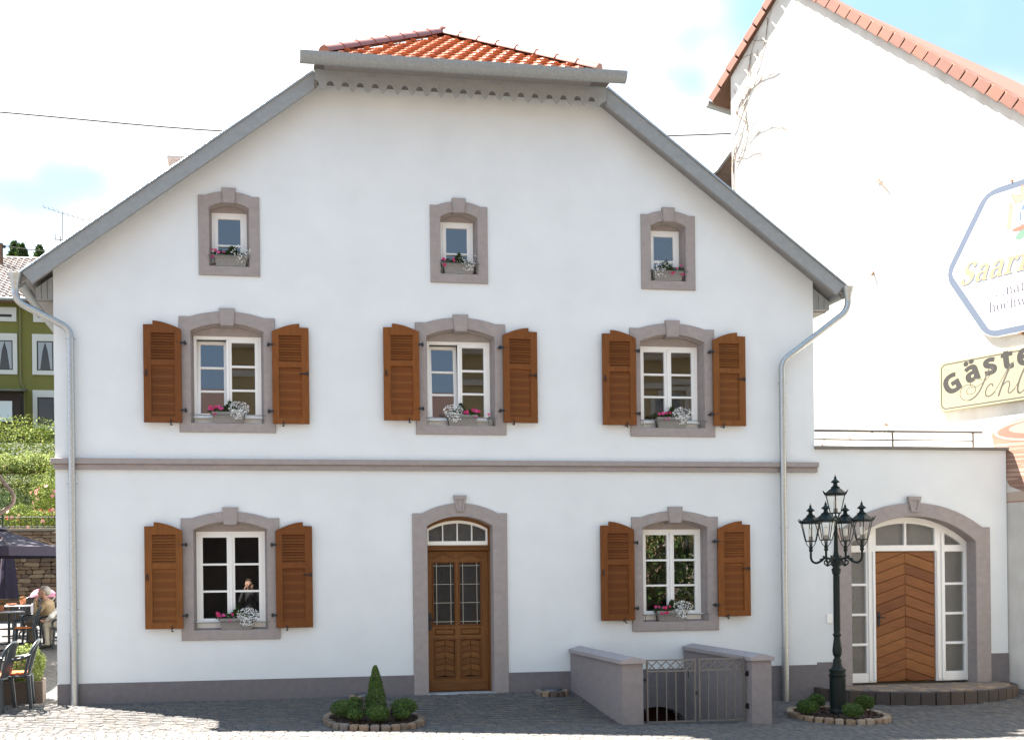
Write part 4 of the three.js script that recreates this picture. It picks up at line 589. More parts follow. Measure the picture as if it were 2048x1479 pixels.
function trough(cx, y, w, h, side, label, seed, pinkN = 8, whiteK = 1) {
  const R = rng(seed), t = thing('flower_trough', label, 'flower box', [cx, y, -0.035], 0, 'flower troughs on the window sills');
  const d = 0.13, g = new THREE.CylinderGeometry(0.5, 0.44, h, 4, 1).rotateY(Math.PI / 4).scale(w * 1.414, 1, d * 1.414).translate(0, h / 2, 0), rim = rb(w + 0.012, h * 0.26, d + 0.012, 0.006, 0, h * 0.86, 0);
  part('trough', uvm(merge([g, rim]), 0, seed), M.trough, t);
  const s = side;                                                   // +1: white flowers on the right
  const tuft = (x, yy, rx, ry, n, sd) => leaves(n, lumpy(x, yy, 0.0, rx, ry, 0.07, 0.7, 0.25, sd), 0.05, greens, sd, 0.32);
  part('foliage', mergeGeometries([tuft(-s * w * 0.28, h + 0.015, w * 0.34, 0.055, 220, seed + 1), leaves(170, (r) => { const a = r() * 6.283, q = r(); return [V(s * 0.015 + Math.cos(a) * 0.11 * q, h + 0.01 + 0.135 * (0.3 + 0.7 * r()) * (1.15 - q), Math.sin(a) * 0.05 * q), V(Math.cos(a), 0.3, 0.5)]; }, 0.085, greens, seed + 2, 0.2), tuft(s * w * 0.3, h - 0.01, w * 0.26, 0.07, 200, seed + 3)]), M.leaf, t);
  const fl = []; for (let i = 0; i < pinkN; i++) { const b = bloom(0.02 + 0.011 * R(), pinks[R() * 3 | 0], R), px = -s * w * (0.06 + 0.52 * R()), drop = R() < 0.22 ? -0.09 : 0; b.applyMatrix4(new THREE.Matrix4().makeRotationFromEuler(new THREE.Euler(-0.7 + R() * 0.7, (R() - 0.5) * 1.2, R() * 3))); b.translate(px, h + 0.03 + 0.04 * R() + drop - 0.05 * Math.max(0, Math.abs(px) - w * 0.45), 0.05 + 0.035 * R()); fl.push(b); }
  const pk = mergeGeometries(fl); pk.computeVertexNormals(); part('pink_flowers', pk, M.petal, t);
  part('white_flowers', leaves(Math.round(400 * whiteK), (r) => { const a = r() * 6.283, q = Math.sqrt(r()), hang = r() < 0.35; return hang ? ((dd) => [V(s * (w * 0.3 + (r() + r() + r() - 1.5) * w * 0.3 * (1 - 0.6 * dd)), h + 0.02 - dd * 0.13, 0.075 + r() * 0.03), V(0, 0.2, 1)])(Math.pow(r(), 1.4)) : [V(s * (w * 0.33 + Math.cos(a) * q * w * 0.34), h + 0.045 + Math.sin(a) * q * 0.1, 0.03 + r() * 0.07), V(0, 0.4, 1)]; }, 0.0165, [[0.8, 0.8, 0.78], [0.74, 0.75, 0.72]], seed + 5, 0.9), M.petal, t).userData.kind = 'stuff';
}
trough(-0.24, 3.918, 0.45, 0.155, 1, 'grey flower trough on the first-floor window sill, leftmost of three', 801, 8);
trough(3.09, 3.918, 0.43, 0.155, -1, 'grey flower trough on the first-floor window sill above the front door', 802, 9);
trough(6.27, 3.918, 0.47, 0.155, 1, 'grey flower trough on the first-floor window sill, rightmost of three', 803, 6);
trough(-0.16, 1.048, 0.47, 0.155, 1, 'grey flower trough on the ground-floor sill left of the front door', 804, 8);
trough(6.24, 1.048, 0.46, 0.155, 1, 'grey flower trough on the ground-floor sill above the cellar gate', 805, 9);
trough(-0.18, 6.098, 0.46, 0.15, 1, 'grey flower trough in the small attic window nearest the left eave', 806, 7, 0.3);
trough(3.06, 6.098, 0.46, 0.15, 1, 'grey flower trough in the small middle attic window', 807, 6, 0.4);
trough(6.235, 6.098, 0.46, 0.15, -1, 'grey flower trough in the small attic window nearest the right eave', 808, 6, 0.4);
{ const t = thing('flower_pot', 'small clay pot with one pink flower on the middle first-floor sill', 'flower pot', [3.50, 3.917, 0.0]); part('pot', lathe([[0, 0], [0.028, 0], [0.036, 0.05], [0.04, 0.052], [0.04, 0.065], [0.034, 0.065], [0.032, 0.055], [0, 0.05]], 14), M.trough, t); const R = rng(4); part('stem', tube([[0, 0.05, 0], [-0.012, 0.1, 0.01], [-0.03, 0.15, 0.02]], 0.003, 5, 8), std([0.05, 0.09, 0.02], 0.8), t); part('foliage', leaves(26, lumpy(-0.02, 0.1, 0.01, 0.03, 0.04, 0.03, 0.8), 0.03, greens, 9, 0.4), M.leaf, t); const b = bloom(0.026, pinks[1], R); b.rotateX(-0.5).translate(-0.03, 0.16, 0.025); b.computeVertexNormals(); part('pink_flower', b, M.petal, t); }
// ---------------------------------------------------------------- the tall neighbour with its painted gable on the right
{
  const yaw = Math.atan2(-0.9247, 0.3806), O = [11.82, 0, 0];
  const nb = thing('gable_house', 'tall old white gabled house with red verge tiles and a painted copper kettle', 'house', O, yaw);
  const vl = (u) => 12.79 + 0.91 * (u + 4.38), vr = (u) => 11.93 - 0.98 * (u + 2.75), ap = [-4.0, 13.14];
  part('wall', uvm(ext([[-5.32, -1.2], [4.6, -1.2], [4.6, vr(4.6) - 0.16], [ap[0], ap[1] - 0.16], [-5.32, vl(-5.32) - 0.16]], [], -0.35, 0)), M.oldPlaster, nb);
  part('rear_wall', uvm(merge([span(-5.32, -5.0, -1.2, vl(-5.32) - 0.2, -8, -0.351), span(4.25, 4.6, -1.2, vr(4.6) - 0.2, -8, -0.351)])), M.oldPlaster, nb);
  const roof = part('roof', uvm(merge([ext([[-5.75, vl(-5.75) - 0.03], [ap[0], ap[1] - 0.03], [ap[0], ap[1] - 0.14], [-5.75, vl(-5.75) - 0.14]], [], -8, 0.05), ext([[4.9, vr(4.9) - 0.03], [ap[0], ap[1] - 0.03], [ap[0], ap[1] - 0.14], [4.9, vr(4.9) - 0.14]], [], -8, 0.05)])), std([0.16, 0.085, 0.05], 0.9, { map: woodTone }), nb);
  // verge tiles, each lapped over the one below
  const vt = [roughBlock(0.31, 0.06, 0.3, 5, 0.05), roughBlock(0.305, 0.06, 0.3, 6, 0.06)], cheek = [roughBlock(0.262, 0.16, 0.026, 7, 0.05), roughBlock(0.258, 0.165, 0.026, 8, 0.06)], R = rng(23);
  const run = (u0, y0, u1, y1) => { const L = Math.hypot(u1 - u0, y1 - y0), a = Math.atan2(y1 - y0, u1 - u0), n = Math.round(L / 0.285); for (let i = 0; i < n; i++) { const t = (i + 0.5) / n, u = u0 + (u1 - u0) * t, y = y0 + (y1 - y0) * t, k = R() < 0.5 ? 0 : 1, d = Math.sign(Math.cos(a)), q = part('verge_tile', vt[k], R() < 0.5 ? M.oldTile : M.oldTileB, roof, [u, y + 0.02, -0.05], [0, 0, a + 0.07 * (u1 > u0 ? -1 : -1) * (d > 0 ? 1 : 1)]); part('verge_cheek', cheek[k], R() < 0.5 ? M.oldTile : M.oldTileB, roof, [u + Math.sin(a) * 0.03 * d, y - 0.055, 0.095], [0, 0, q.rotation.z]); } };
  run(-5.78, vl(-5.78), ap[0], ap[1]); run(4.9, vr(4.9), ap[0], ap[1]);
  part('gutter', uvm(merge([rod([-5.86, vl(-5.86) + 0.0, -7], [-5.86, vl(-5.86) + 0.0, 0.12], 0.07, 10)])), M.zincDull, nb);
  // painted kettle: flat paint on the wall
  const c = document.createElement('canvas'); c.width = 512; c.height = 512; const x = c.getContext('2d');
  x.fillStyle = '#886a5b'; x.fillRect(0, 0, 512, 512);
  for (let i = 0; i < 140; i++) { x.fillStyle = ['rgba(120,85,70,.2)', 'rgba(200,175,160,.3)', 'rgba(145,108,92,.2)'][i % 3]; x.beginPath(); x.ellipse((i * 97) % 512, 120 + (i * 61) % 392, 60 + (i * 13) % 70, 4 + (i * 7) % 14, 0.06, 0, 7); x.fill(); }
  x.lineWidth = 16; x.strokeStyle = '#a28a7e'; x.fillStyle = '#7d5f52'; x.beginPath(); x.ellipse(256, 92, 236, 74, 0, 0, 7); x.fill(); x.stroke(); x.fillStyle = '#a08478'; x.beginPath(); x.ellipse(276, 78, 190, 48, 0, 0, 7); x.fill(); x.strokeStyle = '#75574a'; x.lineWidth = 5; x.beginPath(); x.ellipse(256, 92, 246, 84, 0, 0.1, 3.0); x.stroke();
  const kt = new THREE.CanvasTexture(c); kt.colorSpace = THREE.SRGBColorSpace;
  const kp = []; for (let i = 0; i <= 24; i++) { const t = Math.PI * i / 24; kp.push([0.55 + 0.80 * Math.cos(t), 3.88 + 0.24 * Math.sin(t)]); } kp.push([-0.16, 3.45], [0.02, 3.06], [0.2, 2.97], [0.9, 2.97], [1.1, 3.06], [1.27, 3.45]);
  const kg = new THREE.ShapeGeometry(shp(kp)), kpz = kg.attributes.position, kuv = []; for (let i = 0; i < kpz.count; i++) kuv.push((kpz.getX(i) + 0.25) / 1.6, (kpz.getY(i) - 2.97) / 1.15); kg.setAttribute('uv', new THREE.Float32BufferAttribute(kuv, 2));
  part('painted_kettle', kg.translate(0, 0, 0.004), std([1, 1, 1], 0.95, { map: kt }), nb).userData.label = 'copper kettle painted on the white gable wall';
  part('painted_base', new THREE.ShapeGeometry(shp([[-0.05, 2.82], [1.3, 2.82], [1.2, 2.9], [1.1, 2.968], [0.1, 2.968], [-0.03, 2.96]])).translate(0, 0, 0.004), std([0.42, 0.33, 0.26], 0.95), nb);
  part('painted_line', new THREE.ShapeGeometry(shp([[-0.05, 2.805], [1.3, 2.805], [1.3, 2.82], [-0.05, 2.82]])).translate(0, 0, 0.004), std([0.3, 0.14, 0.08], 0.95), nb);
  // iron wall anchor and old fixings
  part('wall_anchor', merge([rod([-2.13, 8.6, 0.02], [-1.95, 8.36, 0.03], 0.012), rod([-2.16, 8.56, 0.02], [-2.08, 8.6, 0.02], 0.012)]), std([0.25, 0.14, 0.09], 0.8), nb);
  part('wall_anchor', merge([rod([-2.25, 7.02, 0], [-2.25, 6.95, 0.05], 0.02), rod([-2.03, 4.3, 0], [-2.03, 4.3, 0.06], 0.022), rod([-2.3, 4.2, 0], [-2.3, 4.2, 0.03], 0.012), rod([-2.75, 4.18, 0], [-2.75, 4.18, 0.03], 0.012), rod([-3.3, 4.1, 0], [-3.3, 4.1, 0.03], 0.014)]), std([0.2, 0.1, 0.06], 0.8), nb);
  // hexagonal brewery sign
  const cs = document.createElement('canvas'); cs.width = 1180; cs.height = 1024; const g = cs.getContext('2d'), S = 433.9, X = (u) => (u - (0.40 - 1.36)) * S, Y = (y) => (7.77 - y) * S;
  g.fillStyle = '#d9d7d0'; g.fillRect(0, 0, 1180, 1024);
  const hexPts = [[-0.96, 6.59], [-0.28, 5.41], [1.08, 5.41], [1.76, 6.59], [1.08, 7.77], [-0.28, 7.77]];
  const rounded = (P, r) => { g.beginPath(); for (let i = 0; i < P.length; i++) { const a = P[i], b = P[(i + 1) % P.length], n = P[(i + 2) % P.length]; if (!i) g.moveTo((a[0] + b[0]) / 2, (a[1] + b[1]) / 2); g.arcTo(b[0], b[1], (b[0] + n[0]) / 2, (b[1] + n[1]) / 2, r); g.lineTo((b[0] + n[0]) / 2, (b[1] + n[1]) / 2); } g.closePath(); };
  const inset = (k) => hexPts.map(([u, y]) => [X(0.40 + (u - 0.40) * k), Y(6.59 + (y - 6.59) * k)]);
  g.lineWidth = 44; g.strokeStyle = '#4b5566'; rounded(inset(0.945), 90); g.stroke(); g.lineWidth = 5; g.strokeStyle = '#65685b'; rounded(inset(0.86), 80); g.stroke();
  // crest: crown, roundel with blue figure, ears of barley, ribbon, hops
  const cu = X(0.40), cy = Y(7.28); g.lineWidth = 6; g.fillStyle = '#8d856a'; g.strokeStyle = '#785a4a';
  g.beginPath(); g.moveTo(cu - 95, cy - 60); g.lineTo(cu - 120, cy - 130); g.lineTo(cu - 62, cy - 100); g.lineTo(cu - 52, cy - 170); g.lineTo(cu, cy - 115); g.lineTo(cu + 52, cy - 170); g.lineTo(cu + 62, cy - 100); g.lineTo(cu + 120, cy - 130); g.lineTo(cu + 95, cy - 60); g.closePath(); g.fill(); g.stroke();
  g.strokeStyle = '#5b6780'; g.lineWidth = 10; g.fillStyle = '#d9d7d0'; g.beginPath(); g.arc(cu, cy + 20, 92, 0, 7); g.fill(); g.stroke(); g.fillStyle = '#4e607c'; g.beginPath(); g.ellipse(cu, cy + 10, 62, 66, 0, 3.3, 6.1); g.fill(); g.fillRect(cu - 70, cy + 5, 16, 60); g.fillRect(cu - 44, cy + 15, 10, 48); g.fillRect(cu - 20, cy + 50, 60, 10); g.fillRect(cu + 10, cy - 10, 26, 40);
  g.fillStyle = '#8a806a'; for (const s of [-1, 1]) for (let i = 0; i < 7; i++) { g.beginPath(); g.ellipse(cu + s * (138 - i * 3), cy + 90 - i * 24, 14, 20, s * 0.5, 0, 7); g.fill(); g.strokeStyle = '#71584a'; g.lineWidth = 2; g.stroke(); }
  g.strokeStyle = '#6e5860'; g.lineWidth = 3; for (const s of [-1, 1]) for (let i = 0; i < 4; i++) { g.beginPath(); g.moveTo(cu + s * (120 + i * 8), cy - 40); g.lineTo(cu + s * (108 + i * 14), cy - 110); g.stroke(); }
  g.fillStyle = '#785346'; g.beginPath(); g.ellipse(cu, cy + 116, 120, 22, 0, 0, 7); g.fill(); g.fillStyle = '#567464'; for (const s of [-1, 0, 1]) { g.beginPath(); g.ellipse(cu + s * 56, cy + 160, 40, 26, s * 0.5, 0, 7); g.fill(); g.strokeStyle = '#436052'; g.stroke(); }
  g.save(); g.translate(X(-0.70), Y(6.36)); g.transform(0.8, 0, -0.12, 1, 0, 0); g.font = 'bold italic 205px serif'; g.textBaseline = 'alphabetic'; for (let i = 12; i >= 0; i--) { g.fillStyle = i ? '#43526a' : '#8c8060'; g.fillText('Saarf', i, i * 0.9); } g.lineWidth = 3; g.strokeStyle = '#725444'; g.strokeText('Saarf', 0, 0); g.restore();
  g.fillStyle = '#413e4e'; g.font = 'bold 92px serif'; g.save(); g.translate(X(-0.14), Y(6.04)); g.scale(0.82, 1); g.fillText('...natü', 0, 0); g.restore(); g.save(); g.translate(X(-0.24), Y(5.82)); g.scale(0.82, 1); g.fillText('hochwa', 0, 0); g.restore();
  const ht = new THREE.CanvasTexture(cs); ht.colorSpace = THREE.SRGBColorSpace;
  const sg = thing('brewery_sign', 'white hexagonal brewery sign with blue border on the right gable', 'sign', O, yaw);
  const round = (P, r) => { const o = []; P.forEach((b, i) => { const a = P[(i + P.length - 1) % P.length], n = P[(i + 1) % P.length], va = [a[0] - b[0], a[1] - b[1]], vn = [n[0] - b[0], n[1] - b[1]], la = Math.hypot(...va), ln = Math.hypot(...vn), p0 = [b[0] + va[0] / la * r, b[1] + va[1] / la * r], p1 = [b[0] + vn[0] / ln * r, b[1] + vn[1] / ln * r]; for (let k = 0; k <= 6; k++) { const t = k / 6; o.push([(1 - t) ** 2 * p0[0] + 2 * t * (1 - t) * b[0] + t * t * p1[0], (1 - t) ** 2 * p0[1] + 2 * t * (1 - t) * b[1] + t * t * p1[1]]); } }); return o; };
  part('case', ext(round(hexPts, 0.24), [], 0.005, 0.062, 0.006), M.signWhite, sg);
  const faceUv = (geo, u0, y0, w, h) => { const p = geo.attributes.position, uv = []; for (let i = 0; i < p.count; i++) uv.push((p.getX(i) - u0) / w, (p.getY(i) - y0) / h); geo.setAttribute('uv', new THREE.Float32BufferAttribute(uv, 2)); return geo; };
  part('face', faceUv(new THREE.ShapeGeometry(shp(round(hexPts.map(([u, y]) => [0.40 + (u - 0.40) * 0.99, 6.59 + (y - 6.59) * 0.99]), 0.235))), -0.96, 5.41, 2.7195, 2.36).translate(0, 0, 0.0645), std([1, 1, 1], 0.85, { map: ht }), sg);
  for (const [u, y] of [[0.13, 7.79], [0.24, 5.40]]) part('bolt', rod([u, y, 0], [u, y, 0.075], 0.02, 8), std([0.2, 0.08, 0.04], 0.7), sg);
  // guesthouse sign
  const k = 420, c2 = document.createElement('canvas'); c2.width = Math.round(2.4 * k); c2.height = Math.round(0.82 * k); const t = c2.getContext('2d'), TX = (u) => (u + 1.06) * k, TY = (y) => c2.height - y * k;
  t.fillStyle = '#88826a'; t.fillRect(0, 0, c2.width, c2.height);
  const rr = (x0, y0, w, h, r) => { t.beginPath(); t.moveTo(x0 + r, y0); t.arcTo(x0 + w, y0, x0 + w, y0 + h, r); t.arcTo(x0 + w, y0 + h, x0, y0 + h, r); t.arcTo(x0, y0 + h, x0, y0, r); t.arcTo(x0, y0, x0 + w, y0, r); t.closePath(); };
  t.strokeStyle = '#33302d'; t.lineWidth = 8; rr(20, 20, c2.width - 40, c2.height - 40, 34); t.stroke();
  t.fillStyle = '#262422'; t.textAlign = 'center'; t.textBaseline = 'middle';
  for (const [ch, u, y, a, sz] of [['G', -0.84, 0.44, -0.42, 175], ['ä', -0.52, 0.585, -0.30, 190], ['s', -0.235, 0.645, -0.19, 190], ['t', 0.035, 0.685, -0.1, 190], ['e', 0.30, 0.70, 0, 190]]) { t.save(); t.translate(TX(u), TY(y)); t.rotate(a); t.font = `bold ${sz}px sans-serif`; t.lineWidth = 9; t.lineJoin = 'round'; t.strokeStyle = '#262422'; t.fillText(ch, 0, 0); t.strokeText(ch, 0, 0); t.restore(); }
  t.strokeStyle = '#3f3b36'; t.lineCap = 'round';
  const pen = (w, P) => { t.lineWidth = w; t.beginPath(); t.moveTo(TX(P[0][0]), TY(P[0][1])); for (let i = 1; i + 2 < P.length + 0.5; i += 3) t.bezierCurveTo(TX(P[i][0]), TY(P[i][1]), TX(P[i + 1][0]), TY(P[i + 1][1]), TX(P[i + 2][0]), TY(P[i + 2][1])); t.stroke(); };
  pen(5, [[-0.36, 0.42], [-0.44, 0.50], [-0.56, 0.44], [-0.54, 0.36], [-0.50, 0.26], [-0.28, 0.38], [-0.20, 0.52], [-0.16, 0.60], [-0.20, 0.64], [-0.25, 0.56]]); pen(11, [[-0.25, 0.56], [-0.33, 0.40], [-0.38, 0.16], [-0.56, 0.13]]); pen(5, [[-0.56, 0.13], [-0.76, 0.12], [-0.74, 0.36], [-0.60, 0.38], [-0.44, 0.40], [-0.40, 0.22], [-0.54, 0.22], [-0.62, 0.22], [-0.62, 0.32], [-0.55, 0.33]]);
  pen(9, [[-0.19, 0.30], [-0.18, 0.36], [-0.28, 0.34], [-0.30, 0.22], [-0.31, 0.12], [-0.24, 0.12], [-0.16, 0.20]]); pen(5, [[-0.16, 0.2], [-0.06, 0.34], [0.06, 0.6], [0.14, 0.62]]); pen(12, [[0.10, 0.60], [0.02, 0.44], [-0.06, 0.26], [-0.10, 0.13]]); pen(8, [[-0.09, 0.18], [-0.02, 0.36], [0.10, 0.38], [0.06, 0.24], [0.02, 0.14], [0.06, 0.11], [0.14, 0.20]]);
  pen(5, [[0.14, 0.2], [0.24, 0.34], [0.34, 0.6], [0.36, 0.62]]); pen(12, [[0.36, 0.61], [0.26, 0.46], [0.12, 0.14], [0.22, 0.12]]); pen(8, [[0.22, 0.12], [0.3, 0.14], [0.32, 0.24], [0.34, 0.32], [0.28, 0.18], [0.30, 0.11], [0.36, 0.12], [0.42, 0.15], [0.44, 0.24], [0.48, 0.32]]);
  const gt = new THREE.CanvasTexture(c2); gt.colorSpace = THREE.SRGBColorSpace;
  const gs = thing('guesthouse_sign', 'cream rectangular sign with grey lettering below the hexagonal sign', 'sign', O, yaw), gp = round(rectPts(-1.06, 1.34, 4.36, 5.18), 0.09);
  part('case', ext(gp, [], 0.005, 0.062, 0.005), std([0.29, 0.265, 0.165], 0.6), gs);
  part('face', faceUv(new THREE.ShapeGeometry(shp(round(rectPts(-1.05, 1.33, 4.37, 5.17), 0.085))), -1.06, 4.36, 2.4, 0.82).translate(0, 0, 0.0645), std([1, 1, 1], 0.85, { map: gt }), gs);
  // dry creeper stems on the wall
  const cr = thing('creeper', 'thin bare creeper stems on the left edge of the tall gable', 'climbing plant', O, yaw), Rc = rng(88), stems = [];
  const grow = (u, y, a, len, r) => { const P = [[u, y, 0.012]]; let cu2 = u, cy2 = y, an = a; for (let i = 0; i < 7; i++) { an += (Rc() - 0.5) * 0.7; cu2 += Math.cos(an) * len / 7; cy2 += Math.sin(an) * len / 7; P.push([Math.max(cu2, -5.30), cy2, 0.012 + 0.01 * Rc()]); } part('stem', tube(P, r, 4, 14), M.bark, cr); if (r > 0.006) for (let k = 0; k < 3; k++) { const q = P[2 + k * 2]; grow(q[0], q[1], an + (Rc() - 0.5) * 2.2, len * 0.55, r * 0.6); } };
  grow(-5.25, 9.4, 1.45, 1.2, 0.011); grow(-5.2, 9.9, 1.3, 1.0, 0.009); grow(-5.25, 10.6, 1.3, 0.9, 0.009); grow(-5.0, 11.1, 0.9, 0.9, 0.008); grow(-5.2, 11.0, 0.8, 1.2, 0.008); grow(-4.7, 11.6, 0.8, 1.0, 0.007); grow(-4.9, 10.3, 0.6, 1.0, 0.007);
}
{ // slate lean-to seen in the gap behind the verge
  const t = thing('shed_roof', 'scrap of dark weathered shed roof between the verge and the tall gable', 'roof');
  part('rafter', uvm(ext([[9.60, 9.50], [9.98, 9.50], [9.98, 10.42], [9.93, 10.38], [9.62, 9.92]], [], -6.6, -5.15)), std([0.09, 0.06, 0.045], 0.9, { map: woodTone }), t);
  part('slate', uvm(tr(rb(0.66, 0.05, 1.4, 0.01), 9.76, 10.19, -5.75, 0, 0, 0.93)), std([0.13, 0.13, 0.13], 0.8, { map: grainTone }), t);
  part('wall', uvm(span(9.62, 10.3, 0, 9.5, -6.6, -5.2)), M.oldPlaster, t);
}
// overhead cable from the left to the tall gable
top('overhead_cable', tube([[-30, 11.2, -4.9], [-14, 10.55, -4.9], [-4.35, 10.27, -4.9], [-0.51, 10.14, -4.9], [4, 10.22, -4.9], [8.53, 10.52, -4.9], [9.78, 10.63, -4.9]], 0.013, 6, 60), std([0.03, 0.03, 0.03], 0.7), 'black overhead cable passing behind the roof to the tall gable', 'cable');
// ---------------------------------------------------------------- courtyard café on the left
// stacking plastic chair, facing +z in its own axes
function makeChair(label, x, z, turn, group, cushion) {
  const t = thing('garden_chair', label, 'chair', [x, ground(x, z), z], turn, group), C = M.chair;
  part('seat', rb(0.46, 0.03, 0.44, 0.012, 0, 0.42, 0), C, t);
  // back: a bowed frame with upright slats
  const lean = (y) => -0.2 - (y - 0.42) * 0.28, bow = [], W = 0.225;
  for (let i = 0; i <= 14; i++) { const a = Math.PI * i / 14, xx = W * Math.cos(a), y = 0.62 + 0.27 * Math.pow(Math.sin(a), 0.6); bow.push([xx, y, lean(y) + 0.05 * (xx / W) ** 2]); }
  part('back_frame', merge([tube([[W, 0.42, -0.16], ...bow, [-W, 0.42, -0.16]], 0.021, 7, 60)]), C, t);
  for (let i = -3; i <= 3; i++) { const xx = i * 0.056, y1 = 0.62 + 0.27 * Math.pow(Math.sqrt(1 - (xx / W) ** 2), 0.6); part('slat', rod([xx, 0.43, -0.2], [xx, y1, lean(y1) + 0.05 * (xx / W) ** 2], 0.014, 5), C, t); }
  for (const s of [-1, 1]) {
    part('armrest', merge([tube([[s * 0.235, 0.70, lean(0.7) + 0.04], [s * 0.265, 0.655, -0.1], [s * 0.27, 0.64, 0.08], [s * 0.262, 0.60, 0.2], [s * 0.25, 0.42, 0.215]], 0.021, 6, 24)]), C, t);
    for (const q of [-1, 1]) part('leg', merge([tr(new THREE.CylinderGeometry(0.034, 0.024, 0.43, 6), s * 0.225, 0.212, q > 0 ? 0.21 : -0.22, q * -0.09, 0, s * 0.06)]), C, t);
  }
  if (cushion) part('cushion', rb(0.4, 0.035, 0.38, 0.016, 0, 0.452, 0.01), std(cushion, 0.9), t);
  return t;
}
const L = Math.PI / 2;
makeChair('dark plastic chair by the box planter, nearer the street', -3.36, 0.34, -L - 0.1, 'dark plastic chairs of the courtyard', [0.45, 0.1, 0.03]);
makeChair('dark plastic chair by the box planter, nearer the house corner', -3.13, 0.06, -L + 0.12, 'dark plastic chairs of the courtyard', [0.45, 0.1, 0.03]);
const orange = [0.4, 0.12, 0.03];
makeChair('dark plastic chair with its back to the seated man', -4.74, -8.3, -L + 0.1, 'dark plastic chairs of the courtyard', orange);
makeChair('dark plastic chair pushed up beside the round café table', -4.80, -9.6, -L, 'dark plastic chairs of the courtyard', orange);
makeChair('dark plastic chair under the open parasol at the left picture edge', -5.72, -8.6, L + 0.3, 'dark plastic chairs of the courtyard', null);
makeChair('dark plastic chair beyond the tables before the folded parasol', -5.45, -12.4, 0.1, 'dark plastic chairs of the courtyard', null);
const manChair = makeChair('dark armchair the man in beige sits on', -4.32, -9.05, -L, 'dark plastic chairs of the courtyard', null);
makeChair('dark armchair of the person half hidden by the house corner', -3.84, -8.2, -L - 0.3, 'dark plastic chairs of the courtyard', null);
function makeTable(label, x, z, r, h) {
  const y = ground(x, z), t = thing('cafe_table', label, 'table', [x, y, z], 0, 'round café tables');
  part('tabletop', lathe([[0, h], [r, h], [r + 0.01, h - 0.012], [r, h - 0.03], [0, h - 0.03]], 28), std([0.42, 0.44, 0.47], 0.4), t);
  part('stem', rod([0, 0.03, 0], [0, h - 0.03, 0], 0.03, 8), M.chair, t);
  for (let i = 0; i < 4; i++) part('foot', tr(rb(0.3, 0.035, 0.05, 0.01, 0.15, 0.02, 0), 0, 0, 0, 0, i * Math.PI / 2 + 0.4, 0), M.chair, t);
  return y + h;
}
const t1 = makeTable('round grey café table farther from the street', -5.6, -11.2, 0.40, 0.76), t2 = makeTable('round grey café table nearer the street', -5.30, -9.3, 0.33, 0.74);
const pot = (label, x, y, z, r, col, seed) => { const t = thing('table_pot', label, 'flower pot', [x, y, z]); part('pot', lathe([[0, 0], [r * 0.7, 0], [r, r * 1.5], [r * 1.08, r * 1.5], [r * 1.08, r * 1.8], [r * 0.9, r * 1.8], [0, r * 1.6]], 14), std([0.35, 0.13, 0.06], 0.85), t); part('flowers', leaves(60, lumpy(0, r * 2.3, 0, r * 1.2, r * 0.9, r * 1.2, 0.6), r * 0.6, [col, [0.06, 0.1, 0.03]], seed, 0.7), M.leaf, t); };
pot('terracotta pot with orange flowers on the farther café table', -5.40, t1, -11.2, 0.07, [0.5, 0.12, 0.03], 3); pot('terracotta pot with orange flowers on the nearer café table', -5.46, t2, -9.25, 0.08, [0.45, 0.1, 0.03], 4);
{ const t = thing('serving_bowl', 'shallow terracotta bowl on the farther café table', 'bowl', [-5.62, t1, -10.98]); part('bowl', lathe([[0, 0], [0.09, 0], [0.13, 0.05], [0.12, 0.05], [0.08, 0.012], [0, 0.012]], 18), std([0.42, 0.16, 0.07], 0.7), t); part('food', lathe([[0.0, 0.05], [0.05, 0.045], [0.09, 0.03], [0.09, 0.014], [0, 0.013]], 12), std([0.3, 0.25, 0.1], 0.9), t); }
{ // open parasol
  const x = -5.32, z = -8.2, y = ground(x, z), t = thing('parasol', 'open dark purple parasol over the courtyard tables', 'parasol', [x, y, z]), N = 8, r = 1.62, ye = 2.16, ya = 2.62, V8 = (k, rr, yy) => [rr * Math.cos((k + 0.5) * Math.PI / 4), yy, rr * Math.sin((k + 0.5) * Math.PI / 4)];
  for (let k = 0; k < N; k++) {
    const P = [], q = (a, b, c, d) => P.push(...a, ...b, ...c, ...a, ...c, ...d), m = 6; for (let i = 0; i < m; i++) { const f = (s) => [r * s, ya + (ye - ya) * s - 0.05 * Math.sin(Math.PI * s)], [r0, y0] = f(i / m), [r1, y1] = f((i + 1) / m); q(V8(k, r0, y0), V8(k + 1, r0, y0), V8(k + 1, r1, y1), V8(k, r1, y1)); } q(V8(k, r, ye), V8(k + 1, r, ye), V8(k + 1, r + 0.015, ye - 0.19), V8(k, r + 0.015, ye - 0.19));
    const g = new THREE.BufferGeometry(); g.setAttribute('position', new THREE.Float32BufferAttribute(P, 3)); g.computeVertexNormals(); part('canopy_panel', g, M.purple, t);
    part('rib', rod(V8(k, 0.05, ya - 0.03), V8(k, r - 0.02, ye - 0.02), 0.009, 5), M.wood, t);
  }
  part('cap', lathe([[0.0, ya + 0.03], [0.2, ya - 0.02], [0.28, ya - 0.06], [0.27, ya - 0.07]], 8), M.purple, t); part('finial', new THREE.SphereGeometry(0.04, 8, 6).translate(0, ya + 0.06, 0), std([0.6, 0.55, 0.5], 0.6), t);
  part('pole', rod([0, 0, 0], [0, ya, 0], 0.025, 8), std([0.55, 0.48, 0.4], 0.6), t); part('base', lathe([[0, 0.1], [0.06, 0.1], [0.28, 0.05], [0.3, 0], [0, 0]], 18), M.plinth, t);
}
